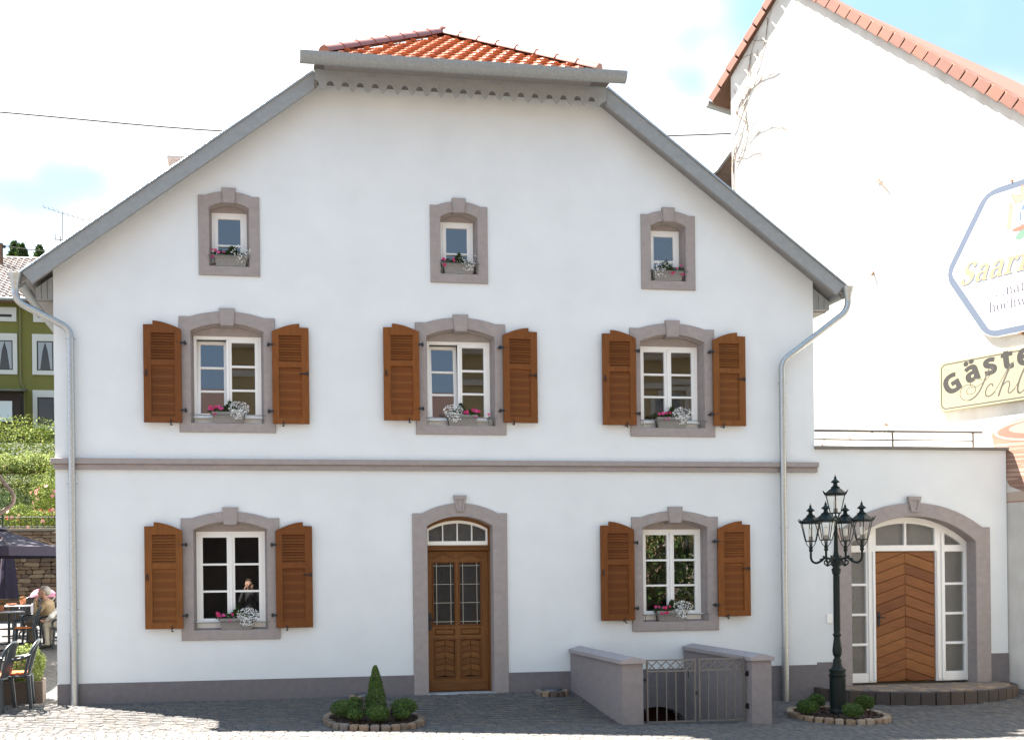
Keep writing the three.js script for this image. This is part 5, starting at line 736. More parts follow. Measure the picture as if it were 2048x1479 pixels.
{ // folded parasol
  const x = -6.28, z = -13.6, y = ground(x, z), t = thing('folded_parasol', 'folded dark purple parasol against the stone wall', 'parasol', [x, y, z]), P = [], N = 16; const g = new THREE.CylinderGeometry(0.1, 0.22, 1.5, N, 4, true); const p = g.attributes.position; for (let i = 0; i < p.count; i++) { const a = Math.atan2(p.getZ(i), p.getX(i)), k = 1 + 0.25 * Math.cos(a * 8); p.setX(i, p.getX(i) * k); p.setZ(i, p.getZ(i) * k); } g.computeVertexNormals();
  part('canopy', g.translate(0, 1.55, 0), M.purple, t); part('pole', rod([0, 0, 0], [0, 2.4, 0], 0.022, 8), M.wood, t); part('base', lathe([[0, 0.09], [0.05, 0.09], [0.25, 0.05], [0.27, 0], [0, 0]], 16), M.plinth, t);
}
{ // box planter with a clipped ball, in the sun by the house corner
  const x = -3.14, z = -0.48, y = ground(x, z), t = thing('planter_box', 'brown rectangular planter box by the left house corner', 'planter', [x, y, z], 0.1);
  part('box', uvm(merge([span(-0.3, 0.3, 0, 0.30, -0.26, -0.23), span(-0.3, 0.3, 0, 0.30, 0.23, 0.26), span(-0.3, -0.27, 0, 0.299, -0.229, 0.229), span(0.27, 0.3, 0, 0.299, -0.229, 0.229), span(-0.26, 0.26, 0.02, 0.25, -0.22, 0.22)])), std([0.13, 0.095, 0.075], 0.9, { map: grainTone }), t);
  const b = thing('ball_shrub', 'sunlit light green ball shrub in the brown planter box', 'shrub', [x + 0.05, y + 0.25, z]);
  part('stem', merge([rod([0, 0, 0], [0.02, 0.3, 0], 0.015), rod([0, 0.05, 0], [0.12, 0.3, 0.05], 0.009), rod([0, 0.05, 0], [-0.13, 0.3, -0.04], 0.009)]), M.bark, b);
  part('foliage', leaves(3600, lumpy(0, 0.26, 0, 0.27, 0.29, 0.27, 0.45, 0.18, 3), 0.036, [[0.13, 0.17, 0.03], [0.18, 0.22, 0.045], [0.09, 0.13, 0.022], [0.24, 0.27, 0.08]], 91, 0.55), M.leaf, b);
}
// ---- people: bones are [ax, ay, az, ra, bx, by, bz, rb]; joined smoothly and meshed
function flesh(bones, cell, k, tone) {
  const lo = V(1e9, 1e9, 1e9), hi = V(-1e9, -1e9, -1e9); for (const b of bones) for (const [o, r] of [[0, 3], [4, 7]]) { const p = V(b[o], b[o + 1], b[o + 2]); lo.min(p.clone().subScalar(b[r] + 3 * cell)); hi.max(p.clone().addScalar(b[r] + 3 * cell)); }
  const c = lo.clone().add(hi).multiplyScalar(0.5), half = Math.max(hi.x - lo.x, hi.y - lo.y, hi.z - lo.z) / 2, n = Math.min(96, Math.max(16, Math.ceil(2 * half / cell))), mc = new MarchingCubes(n, new THREE.MeshBasicMaterial(), false, false, 120000);
  mc.isolation = 0; const a = V(0, 0), ab = V(0, 0), p = V(0, 0);
  for (let z = 0; z < n; z++) for (let y = 0; y < n; y++) for (let x = 0; x < n; x++) {
    p.set((x - n / 2) / (n / 2) * half + c.x, (y - n / 2) / (n / 2) * half + c.y, (z - n / 2) / (n / 2) * half + c.z); let s = 0;
    for (const b of bones) { a.set(b[0], b[1], b[2]); ab.set(b[4] - b[0], b[5] - b[1], b[6] - b[2]); const t = clamp(p.clone().sub(a).dot(ab) / Math.max(1e-9, ab.lengthSq())); const d = p.distanceTo(a.addScaledVector(ab, t)) - (b[3] + (b[7] - b[3]) * t); s += Math.exp(-d / k); }
    mc.field[x + y * n + z * n * n] = s > 0 ? k * Math.log(s) : -1;
  }
  mc.update(); const m = mc.count, P = new Float32Array(mc.positionArray.slice(0, m * 3)), C = new Float32Array(m * 3);
  for (let i = 0; i < m; i++) { const v = V(P[i * 3] * half + c.x, P[i * 3 + 1] * half + c.y, P[i * 3 + 2] * half + c.z); P.set([v.x, v.y, v.z], i * 3); C.set(tone(v), i * 3); }
  const g = new THREE.BufferGeometry(); g.setAttribute('position', new THREE.BufferAttribute(P, 3)); g.setAttribute('color', new THREE.BufferAttribute(C, 3)); g.computeVertexNormals(); return g;
}
function hand(x, y, z, dx, dy, dz) { // palm and five curled fingers pointing along d
  const d = V(dx, dy, dz).normalize(), s = V(0, 0, 1).cross(d).length() < 0.1 ? V(1, 0, 0) : V(0, 0, 1), o = [], at = (f, w, u = 0) => V(x, y, z).addScaledVector(d, f).addScaledVector(s, w).addScaledVector(d.clone().cross(s), u).toArray();
  o.push([...at(0, 0), 0.026, ...at(0.07, 0), 0.03]); [-0.028, -0.009, 0.01, 0.028].forEach((w, i) => { const l = [0.055, 0.065, 0.06, 0.045][i]; o.push([...at(0.075, w), 0.0095, ...at(0.075 + l * 0.6, w, 0.012), 0.009], [...at(0.075 + l * 0.6, w, 0.012), 0.009, ...at(0.075 + l * 0.8, w, 0.035), 0.008]); }); o.push([...at(0.02, 0.03), 0.012, ...at(0.06, 0.05, 0.02), 0.009]); return o;
}
function person(name, label, x, z, turn, look) {
  const t = thing('person', label, 'person', [x, ground(x, z), z], turn), skin = [0.42, 0.24, 0.17];
  // seated, facing -x in own axes: hip, chest, neck, head, arms, legs
  const B = [[0, 0.52, -0.07, 0.115, 0, 0.52, 0.07, 0.115], [0, 0.56, 0, 0.14, -0.06, 0.88, 0, 0.15], [-0.06, 0.92, -0.12, 0.075, -0.06, 0.92, 0.12, 0.075], [-0.08, 0.97, 0, 0.06, -0.12, 1.06, 0, 0.052]];
  for (const s of [-1, 1]) {
    B.push([0, 0.51, s * 0.09, 0.088, -0.42, 0.50, s * 0.12, 0.066], [-0.42, 0.50, s * 0.12, 0.062, -0.40, 0.10, s * 0.13, 0.045], [-0.40, 0.07, s * 0.13, 0.045, -0.52, 0.035, s * 0.14, 0.034]);
    const el = s > 0 || look.both ? [-0.26, 0.70, s * 0.24] : [-0.2, 0.68, s * 0.26], wr = look.chin ? [-0.31, 0.96, s * 0.09] : [-0.40, 0.60, s * 0.16];
    B.push([-0.06, 0.92, s * 0.17, 0.062, ...el, 0.05], [...el, 0.047, ...wr, 0.032]);
  }
  const body = flesh(B, 0.02, 0.018, (v) => v.y < 0.085 ? [0.03, 0.025, 0.02] : v.y > 1.0 ? skin : (v.y < 0.6 && v.x < -0.06 && Math.abs(v.z) < 0.21) || v.y < 0.46 ? look.legs : look.coat);
  const head = flesh([[-0.15, 1.17, 0, 0.092, -0.12, 1.22, 0, 0.098], [-0.20, 1.10, 0, 0.045, -0.17, 1.13, 0, 0.07], [-0.245, 1.165, 0, 0.014, -0.255, 1.15, 0, 0.017], [-0.12, 1.17, -0.095, 0.018, -0.12, 1.15, -0.095, 0.014], [-0.12, 1.17, 0.095, 0.018, -0.12, 1.15, 0.095, 0.014], [-0.225, 1.115, -0.02, 0.012, -0.225, 1.115, 0.02, 0.012]], 0.008, 0.012, () => skin);
  const hands = [-1, 1].map((s) => flesh(look.chin ? hand(-0.31, 0.96, s * 0.09, 0.25, 1, -s * 0.4) : hand(-0.40, 0.60, s * 0.16, -1, -0.15, 0), 0.006, 0.006, () => skin));
  part('body', mergeGeometries([body, head, ...hands]), M.figure, t);
  part('hair', flesh([[-0.09, 1.23, -0.03, 0.085, -0.09, 1.23, 0.03, 0.085], [-0.05, 1.17, 0, 0.08, -0.06, 1.2, 0, 0.085], [-0.16, 1.275, -0.03, 0.04, -0.16, 1.275, 0.03, 0.04]], 0.012, 0.012, () => look.hair), M.figure, t);
  for (const s of [-1, 1]) part('eye', new THREE.SphereGeometry(0.011, 6, 5).translate(-0.232, 1.185, s * 0.035), M.dark, t);
}
person('person', 'seated man in a beige jacket resting his chin on his hand', -4.36, -9.05, 0, { chin: true, both: true, coat: [0.36, 0.26, 0.15], legs: [0.13, 0.105, 0.08], hair: [0.33, 0.30, 0.27] });
person('person', 'seated person in white clothes half hidden by the house corner', -3.84, -8.2, -0.2, { coat: [0.62, 0.6, 0.56], legs: [0.34, 0.3, 0.24], hair: [0.12, 0.08, 0.05] });
{ // the photographer, who shows only mirrored in the ground-floor pane
  const t = thing('person', 'standing person in dark clothes mirrored in the left ground-floor window', 'person', [0.02, -0.03, 14.9]), skin = [0.42, 0.24, 0.17], B = [[-0.07, 0.95, 0, 0.11, 0.07, 0.95, 0, 0.11], [0, 1.0, 0, 0.13, 0, 1.3, 0, 0.14], [-0.14, 1.4, 0, 0.07, 0.14, 1.4, 0, 0.07], [0, 1.46, 0, 0.06, 0, 1.55, -0.01, 0.052]];
  for (const s of [-1, 1]) B.push([s * 0.09, 0.93, 0, 0.09, s * 0.1, 0.5, 0, 0.065], [s * 0.1, 0.5, 0, 0.06, s * 0.11, 0.09, 0.02, 0.043], [s * 0.11, 0.05, 0.02, 0.042, s * 0.13, 0.035, -0.12, 0.034], [s * 0.19, 1.4, 0, 0.06, s * 0.27, 1.15, -0.1, 0.047], [s * 0.27, 1.15, -0.1, 0.045, s * 0.12, 1.5, -0.24, 0.03]);
  const body = flesh(B, 0.024, 0.018, (v) => v.y > 1.47 && Math.abs(v.x) < 0.1 && v.z > -0.12 ? skin : v.y < 0.07 ? [0.02, 0.02, 0.02] : v.y < 0.92 ? [0.03, 0.035, 0.05] : [0.025, 0.025, 0.028]);
  const head = flesh([[0, 1.66, -0.02, 0.092, 0, 1.71, 0.01, 0.098], [0, 1.59, -0.07, 0.045, 0, 1.62, -0.04, 0.07], [0, 1.65, -0.115, 0.014, 0, 1.635, -0.125, 0.017], [-0.095, 1.66, 0.01, 0.018, -0.095, 1.64, 0.01, 0.014], [0.095, 1.66, 0.01, 0.018, 0.095, 1.64, 0.01, 0.014]], 0.009, 0.012, () => skin);
  part('body', mergeGeometries([body, head, ...[-1, 1].map((s) => flesh(hand(s * 0.12, 1.5, -0.24, -s * 0.35, 1, -0.1), 0.007, 0.006, () => skin))]), M.figure, t);
  part('hair', flesh([[0, 1.74, 0.03, 0.085, 0, 1.66, 0.06, 0.08], [-0.03, 1.78, -0.03, 0.045, 0.03, 1.78, -0.03, 0.045]], 0.014, 0.012, () => [0.06, 0.035, 0.02]), M.figure, t);
  for (const s of [-1, 1]) part('eye', new THREE.SphereGeometry(0.011, 6, 5).translate(s * 0.035, 1.675, -0.102), M.dark, t);
}
{ // pushchair with pink hood behind the man
  const x = -4.78, z = -10.4, t = thing('pushchair', 'pushchair with a pink and grey hood behind the seated man', 'pushchair', [x, ground(x, z), z], 0.4);
  const hood = new THREE.SphereGeometry(0.3, 16, 8, 0, 6.3, 0, 1.5).scale(1.05, 0.75, 0.8).translate(0.02, 0.98, 0); part('hood', hood, std([0.5, 0.2, 0.28], 0.85), t); part('seat', merge([rb(0.5, 0.28, 0.38, 0.06, 0, 0.72, 0)]), std([0.1, 0.1, 0.12], 0.9), t);
  part('frame', merge([rod([-0.4, 0.12, -0.2], [0.35, 1.0, -0.2], 0.015), rod([-0.4, 0.12, 0.2], [0.35, 1.0, 0.2], 0.015), rod([0.3, 0.12, -0.2], [-0.1, 0.7, -0.2], 0.015), rod([0.3, 0.12, 0.2], [-0.1, 0.7, 0.2], 0.015), rod([0.35, 1.0, -0.2], [0.35, 1.0, 0.2], 0.018)]), M.gateIron, t);
  for (const wx of [-0.4, 0.3]) for (const wz of [-0.2, 0.2]) part('wheel', new THREE.TorusGeometry(0.1, 0.02, 6, 16).translate(wx, 0.12, wz), M.dark, t);
}
{ // corner of a lean-to roof with its gutter, at the left picture edge
  const t = thing('lean_to', 'brown lean-to eave with gutter and bent pipe at the left picture edge', 'building'), z = -6;
  part('wall', uvm(span(-9, -5.05, 0, 3.8, -6.15, -1.1)), M.oldPlaster, t);
  part('roof', uvm(ext([[-4.88, 3.98], [-9.2, 7.0], [-9.2, 6.85], [-4.88, 3.85]], [], -6.3, -0.9)), std([0.09, 0.05, 0.035], 0.9, { map: woodTone }), t);
  part('gutter', rod([-4.86, 3.96, -6.35], [-4.86, 3.96, -0.85], 0.06, 10), M.brownPipe, t);
  part('downpipe', bentPipe([[-4.86, 3.95, -6.1], [-4.45, 3.41, -6.1], [-4.47, 3.25, -6.1], [-4.85, 2.96, -6.1], [-5.0, 2.8, -6.2], [-5.0, 0.2, -6.2]], 0.04, 0.07, 10), M.brownPipe, t);
}
// ---------------------------------------------------------------- retaining wall, fence and garden behind the courtyard
{
  const z = -16.3, t = thing('retaining_wall', 'brown rubble stone wall behind the courtyard tables', 'wall');
  part('core', uvm(span(-30, 2, 0, 3.2, -17.4, z - 0.09)), std([0.09, 0.065, 0.045], 1, { map: grainTone }), t);
  const R = rng(55), G = [1, 2, 3, 4].map((s) => roughBlock(1, 1, 1, s + 20, 0.1)), mats = [[0.13, 0.082, 0.046], [0.16, 0.105, 0.062], [0.095, 0.062, 0.04], [0.19, 0.135, 0.085]].map((c) => std(c, 0.95, { map: grainTone }));
  for (let y = 1.0, r = 0; y < 3.15; r++) { const h = 0.07 + R() * 0.075; let x = -8.3 + R() * 0.2; while (x < -4.9) { const w = 0.14 + R() * 0.34, m = part('stone', G[R() * 4 | 0], mats[R() * 4 | 0], t, [x + w / 2, y + h / 2, z - 0.08 + R() * 0.05], [(R() - 0.5) * 0.1, (R() - 0.5) * 0.1, (R() - 0.5) * 0.12]); m.scale.set(w - 0.006, h - 0.004, 0.16); x += w; } y += h; }
  part('coping', uvm(span(-30, 2, 3.2, 3.28, -17.45, z + 0.0, 0.01)), std([0.2, 0.17, 0.13], 0.95, { map: grainTone }), t);
  const f = thing('garden_fence', 'thin dark metal fence on top of the stone wall', 'fence');
  part('rail', merge([rod([-9, 3.62, z - 0.3], [-4, 3.62, z - 0.3], 0.016), rod([-9, 3.34, z - 0.3], [-4, 3.34, z - 0.3], 0.012)]), M.iron, f);
  for (let x = -9; x < -4; x += 0.16) part('bar', rod([x, 3.28, z - 0.3], [x, 3.66, z - 0.3], 0.007, 5), M.iron, f); for (let x = -9; x < -4; x += 1.9) part('post', rod([x, 3.28, z - 0.3], [x, 3.76, z - 0.3], 0.025, 6), M.iron, f);
}
const gTones = [[0.13, 0.18, 0.022], [0.19, 0.235, 0.03], [0.07, 0.115, 0.016], [0.25, 0.28, 0.05]], dTones = [[0.045, 0.085, 0.016], [0.065, 0.11, 0.02], [0.032, 0.06, 0.014]];
function bush(name, label, x, y, z, rx, ry, rz, n, size, tones, seed, flowers) {
  const t = thing(name, label, 'bush', [x, y, z], 0, 'garden bushes above the stone wall'), R = rng(seed), st = []; for (let i = 0; i < 5; i++) st.push(rod([0, 0, 0], [(R() - 0.5) * rx * 1.3, ry * (1 + 0.5 * R()), (R() - 0.5) * rz], 0.022, 5, 0.008)); part('stem', merge(st), M.bark, t);
  part('foliage', leaves(n, lumpy(0, ry, 0, rx, ry, rz, 0.6, 0.35, seed), size, tones, seed, 0.55), M.leaf, t);
  if (flowers) { const fl = [], at = lumpy(0, ry, 0.05, rx * 0.98, ry * 0.95, rz, 0.15, 0.3, seed); for (let i = 0; i < flowers.n; i++) { const [p, d] = at(R); if (d.z < 0.1 || (flowers.below && d.y > 0.5)) { i -= R() < 0.9 ? 1 : 0; continue; } const b = bloom(0.055 + 0.03 * R(), flowers.tones[R() * flowers.tones.length | 0], R); b.applyQuaternion(new THREE.Quaternion().setFromUnitVectors(V(0, 0, 1), d)); fl.push(b.translate(p.x, p.y, p.z)); } const g = mergeGeometries(fl); g.computeVertexNormals(); part('blossom', g, M.petal, t); }
}
const rose = { n: 42, tones: [[0.55, 0.2, 0.2], [0.62, 0.33, 0.3], [0.58, 0.1, 0.1]] };
bush('rose_bush', 'rose bush full of pink blossoms behind the fence near the house corner', -6.0, 3.25, -18.2, 0.62, 0.85, 0.5, 5000, 0.05, gTones, 201, rose);
bush('rose_bush', 'low rose bush with a few red blossoms behind the fence', -6.9, 3.25, -17.9, 0.45, 0.42, 0.4, 2500, 0.05, gTones, 202, { n: 7, tones: [[0.6, 0.07, 0.03], [0.6, 0.25, 0.2]] });
bush('leafy_bush', 'bright green leafy bush along the fence', -6.2, 3.2, -17.4, 0.8, 0.33, 0.3, 3500, 0.05, gTones, 203, { n: 5, tones: [[0.6, 0.3, 0.26]] });
bush('dark_bush', 'dark green dense bush behind the fence at the left', -7.35, 3.25, -18.6, 0.55, 0.65, 0.5, 4200, 0.04, dTones, 204);
bush('leafy_bush', 'leafy green bush under the pergola', -7.2, 3.3, -20.4, 1.3, 0.95, 0.6, 6500, 0.055, gTones, 205);
bush('leafy_bush', 'tall bright bush between the rose and the pergola', -6.3, 3.35, -20.0, 0.7, 1.1, 0.6, 5000, 0.055, gTones, 206);
bush('leafy_bush', 'broad bush on the slope below the green house', -8.5, 5.0, -26.0, 3.2, 1.5, 1.2, 12000, 0.09, gTones, 207);
{ // pergola with a vine on top
  const t = thing('pergola', 'brown wooden pergola overgrown with vine in the garden', 'pergola'), z = -21;
  for (const y of [5.42, 4.95]) part('beam', uvm(span(-10.5, -5.6, y - 0.06, y + 0.06, z - 0.05, z + 0.05)), M.wood, t); for (const x of [-10, -8.6, -5.8]) part('post', uvm(span(x - 0.06, x + 0.06, 3.2, 5.36, z - 0.06, z + 0.06)), M.wood, t); for (let x = -10.4; x < -5.6; x += 0.5) part('rafter', uvm(span(x - 0.03, x + 0.03, 5.49, 5.57, z - 1.6, z + 0.3)), M.wood, t);
  const v = thing('pergola_vine', 'sunlit green vine lying over the pergola', 'climbing plant', [0, 0, z]); part('stem', merge([tube([[-8.6, 3.2, 0.1], [-8.5, 4.4, 0.12], [-8.2, 5.5, 0.1], [-6.5, 5.65, 0]], 0.03, 5, 20)]), M.bark, v);
  part('foliage', leaves(15000, (R) => { const x = -10.5 + 5.0 * R(), n1 = fbm(x * 0.9, 3.3, 1.1, 3); return [V(x, 5.62 + 0.34 * n1 + (R() - 0.35) * (0.62 + 0.5 * fbm(x * 2, 7, 2, 2)), -0.9 + 1.5 * R()), V(R() - 0.5, 1, 0.6)]; }, 0.075, gTones, 211, 0.6), M.leaf, v);
}
// ---------------------------------------------------------------- the green house on the slope
{
  const h = thing('green_house', 'olive green house with white window surrounds and tiled roof on the slope', 'house'), z = -34, green = std([0.15, 0.142, 0.034], 0.95, { map: plasterTone, bumpMap: plasterBump, bumpScale: 0.006 }), surr = std([0.5, 0.49, 0.45], 0.9);
  part('wall', uvm(merge([span(-22, -4, 6.5, 14.62, z - 8, z)])), green, h);
  const curtainM = std([0.3, 0.31, 0.33], 0.95, { side: THREE.DoubleSide }), win = (x0, x1, y0, y1, curtain) => { const w = part('window', merge([ext(rectPts(x0, x1, y0, y1), [rectPts(x0 + 0.2, x1 - 0.2, y0 + 0.2, y1 - 0.2)], z + 0.002, z + 0.06), span(x0 + 0.2, x1 - 0.2, y1 - 0.32, y1 - 0.2, z + 0.003, z + 0.05)]), surr, h); part('frame', ext(rectPts(x0 + 0.19, x1 - 0.19, y0 + 0.19, y1 - 0.31), [rectPts(x0 + 0.25, x1 - 0.25, y0 + 0.25, y1 - 0.36)], z + 0.003, z + 0.03), M.dark, w); part('pane', new THREE.PlaneGeometry(x1 - x0 - 0.48, y1 - y0 - 0.58).translate((x0 + x1) / 2, (y0 + y1) / 2 - 0.055, z + 0.024), M.lampGlass, w);
    if (curtain) for (const s of [-1, 1]) { const c = (x0 + x1) / 2, e = s < 0 ? x0 + 0.25 : x1 - 0.25; part('curtain', new THREE.ShapeGeometry(shp([[e, y1 - 0.36], [c, y1 - 0.36], [c + (e - c) * 0.35, y1 - 0.75], [c + (e - c) * 0.72, y0 + 0.25], [e, y0 + 0.25]])).translate(0, 0, z + 0.014), curtainM, w); } part('backing', new THREE.PlaneGeometry(x1 - x0 - 0.4, y1 - y0 - 0.4).translate((x0 + x1) / 2, (y0 + y1) / 2, z + 0.006), M.dark, w); };
  for (const x of [-15.2, -13.35, -11.52, -9.72, -7.9]) { const w = 1.14; if (x > -12.5 || x < -14) { } win(x, x + w, 11.25, 13.13, true); if (x > -10.5 || x < -12) win(x, x + w, 8.71, 10.54, false); win(x + 0.06, x + w - 0.02, 13.68, 14.33, false); }
  const porch = part('porch', uvm(merge([span(-11.6, -10.1, 7.4, 10.28, z + 0.01, z + 1.0)])), std([0.035, 0.022, 0.018], 0.9, { map: woodTone }), h); part('porch_roof', uvm(tr(rb(1.9, 0.08, 1.5, 0.01), -10.9, 10.42, z + 0.65, 0.18, 0, 0)), std([0.12, 0.13, 0.11], 0.7), porch); part('porch_window', merge([span(-11.4, -10.42, 8.93, 9.85, z + 1.0, z + 1.03)]), std([0.5, 0.55, 0.55], 0.2), porch);
  part('downpipe', merge([rod([-10.24, 14.5, z + 0.08], [-10.24, 10.9, z + 0.08], 0.05), rod([-10.24, 10.9, z + 0.08], [-10.1, 10.6, z + 0.08], 0.05), rod([-10.1, 10.6, z + 0.08], [-10.12, 7.5, z + 0.08], 0.05)]), std([0.14, 0.13, 0.05], 0.7), h);
  const y0 = 14.64, z0 = z + 0.45, y1 = 17.82, z1 = -38.2, up = V(0, y1 - y0, z1 - z0), len = up.length(); up.normalize(); const n = V(0, -up.z, up.y);
  const deck = new THREE.BufferGeometry(); deck.setAttribute('position', new THREE.Float32BufferAttribute([-22.4, y0, z0, -3.6, y0, z0, -3.6, y1, z1, -22.4, y0, z0, -3.6, y1, z1, -22.4, y1, z1, -22.4, y0 - 0.2, z0, -3.6, y0 - 0.2, z0, -3.6, y0, z0, -22.4, y0 - 0.2, z0, -3.6, y0, z0, -22.4, y0, z0, -22.4, y1, z1, -3.6, y1, z1, -3.6, y0, z1 - 4, -22.4, y1, z1, -3.6, y0, z1 - 4, -22.4, y0, z1 - 4], 3)); deck.computeVertexNormals();
  const roof = part('roof', uvm(deck), std([0.16, 0.08, 0.06], 0.9), h), prof = [[-0.15, 0.03], [-0.1, 0.085], [-0.03, 0.085], [0.03, 0.03], [0.09, 0.015], [0.15, 0.03]], P = [], q4 = (a, b, c, d) => P.push(...a, ...b, ...c, ...a, ...c, ...d), tl = 0.315;
  for (let i = 0; i < 5; i++) { const [a, ha] = prof[i], [b, hb] = prof[i + 1]; q4([a, 0, ha + 0.06], [b, 0, hb + 0.06], [b, tl + 0.04, hb], [a, tl + 0.04, ha]); q4([a, 0, -0.02], [b, 0, -0.02], [b, 0, hb + 0.06], [a, 0, ha + 0.06]); }
  const tg = new THREE.BufferGeometry(); tg.setAttribute('position', new THREE.Float32BufferAttribute(P, 3)); tg.computeVertexNormals(); const tileG = uvm(tg), bm = new THREE.Matrix4().makeBasis(V(1, 0, 0), up, n), R = rng(19), tm = [[0.23, 0.185, 0.165], [0.19, 0.155, 0.14], [0.27, 0.225, 0.2]].map((c) => phy(c, 0.4, { clearcoat: 0.3, clearcoatRoughness: 0.35 }));
  for (let r = 0; r * tl < len - 0.1; r++) for (let x = -12.6; x < -8.6; x += 0.3) { const o = part('roof_tile', tileG, tm[R() * 3 | 0], roof); o.quaternion.setFromRotationMatrix(bm); o.position.set(x, y0, z0).addScaledVector(up, r * tl).addScaledVector(n, 0.01); }
  part('ridge_cap', rod([-22.4, y1 + 0.05, z1], [-3.6, y1 + 0.05, z1], 0.12, 8), std([0.3, 0.24, 0.2], 0.7), roof); part('gutter', rod([-22.4, y0 - 0.05, z0 + 0.08], [-3.6, y0 - 0.05, z0 + 0.08], 0.09, 8), M.zincDull, h);
  const an = thing('roof_antenna', 'thin television antenna above the left verge', 'antenna', [-8.66, 0, -36]); part('mast', rod([0, 16.2, 0], [0, 19.5, 0], 0.02, 5), M.gateIron, an); part('boom', rod([-0.92, 19.75, 0], [1.05, 19.18, 0], 0.016, 5), M.gateIron, an); for (let i = 0; i < 9; i++) { const s = -0.85 + i * 0.22; part('element', rod([s, 19.52 - s * 0.29, -0.3], [s, 19.52 - s * 0.29, 0.3], 0.012, 4), M.gateIron, an); } part('lower_array', merge([rod([-0.35, 18.2, 0], [0.1, 18.2, 0], 0.03, 5), rod([-0.35, 18.2, 0], [-0.35, 18.45, 0], 0.025, 5), rod([-0.1, 18.1, 0], [-0.1, 18.35, 0], 0.025, 5)]), M.gateIron, an);
  const pole = thing('roof_pole', 'dark roof pole carrying a cable at the left picture edge', 'pole', [-11.78, 0, -37.2]); part('mast', rod([0, 16.6, 0], [0, 18.3, 0], 0.09, 6), M.wood, pole); part('cable', tube([[0, 18.2, 0], [1.1, 18.07, 0], [2.3, 17.97, 0], [6, 17.9, 0]], 0.022, 5, 20), M.dark, pole); part('insulator', merge([new THREE.SphereGeometry(0.09, 6, 5).translate(0.14, 18.15, 0)]), M.dark, pole);
}
{ // unseen tree left of the picture, added to dapple the courtyard with shade
  const t = thing('added_shade_tree', 'unseen leafy tree added to shade the courtyard, left of the parasol', 'tree', [-9.0, 0.35, -9.6]), R = rng(70), b = [rod([0, 0, 0], [0.1, 5.4, 0], 0.24, 9, 0.14)];
  for (let i = 0; i < 12; i++) { const a = i * 2.4; b.push(rod([0.08, 3.6 + i * 0.2, 0], [Math.cos(a) * 2.0, 5.6 + i * 0.3, Math.sin(a) * 2.0], 0.08, 5, 0.02)); }
  part('trunk', merge(b), M.bark, t); part('crown', mergeGeometries([leaves(6500, lumpy(0, 7.4, 0, 2.5, 2.6, 2.6, 0.75, 0.3, 8), 0.2, gTones, 411, 0.6), leaves(3500, lumpy(0.2, 6.4, 1.9, 2.0, 1.5, 1.6, 0.75, 0.3, 9), 0.2, gTones, 412, 0.6)]), M.leaf, t);
}
// trees beyond the roof ridge: trunk, boughs and needles
function conifer(label, x, y, z, H, r, seed, n, tones, size = 0.3) {
  const t = thing('conifer_tree', label, 'tree', [x, y, z], 0, 'dark conifers'), R = rng(seed), br = [rod([0, 0, 0], [0, H, 0], 0.028 * H, 7, 0.01)]; for (let i = 0; i < 26; i++) { const f = 0.15 + 0.8 * i / 26, a = i * 2.4, l = r * (1 - f) * 0.9; br.push(rod([0, H * f, 0], [Math.cos(a) * l, H * f - 0.15 * l, Math.sin(a) * l], 0.03, 4, 0.008)); } part('trunk', merge(br), M.bark, t);
  part('crown', leaves(n, (Q) => { const f = Math.pow(Q(), 1.35), a = Q() * 6.283, k = r * (1 - f * 0.97) * (0.55 + 0.45 * Math.abs(Math.sin(f * 22 + Math.sin(a * 3)))) * (1 + 0.5 * fbm(Math.cos(a), f * 8, Math.sin(a) + seed, 2)) * Math.sqrt(Q()); return [V(Math.cos(a) * k, H * (0.12 + 0.88 * f) - 0.12 * k, Math.sin(a) * k), V(Math.cos(a), 0.4, Math.sin(a))]; }, size, tones, seed, 0.35), M.leaf, t);
}
conifer('dark conifer rising behind the green house roof, left of the pair', -16.1, 11.5, -60, 14.2, 5.0, 301, 11000, dTones, 0.5); conifer('dark conifer rising behind the green house roof, right of the pair', -14.4, 11.5, -60, 14.0, 5.0, 302, 11000, dTones, 0.5); conifer('low dark conifer between the pair behind the green house roof', -15.2, 11.5, -58, 13.4, 4.6, 303, 9000, dTones, 0.5);
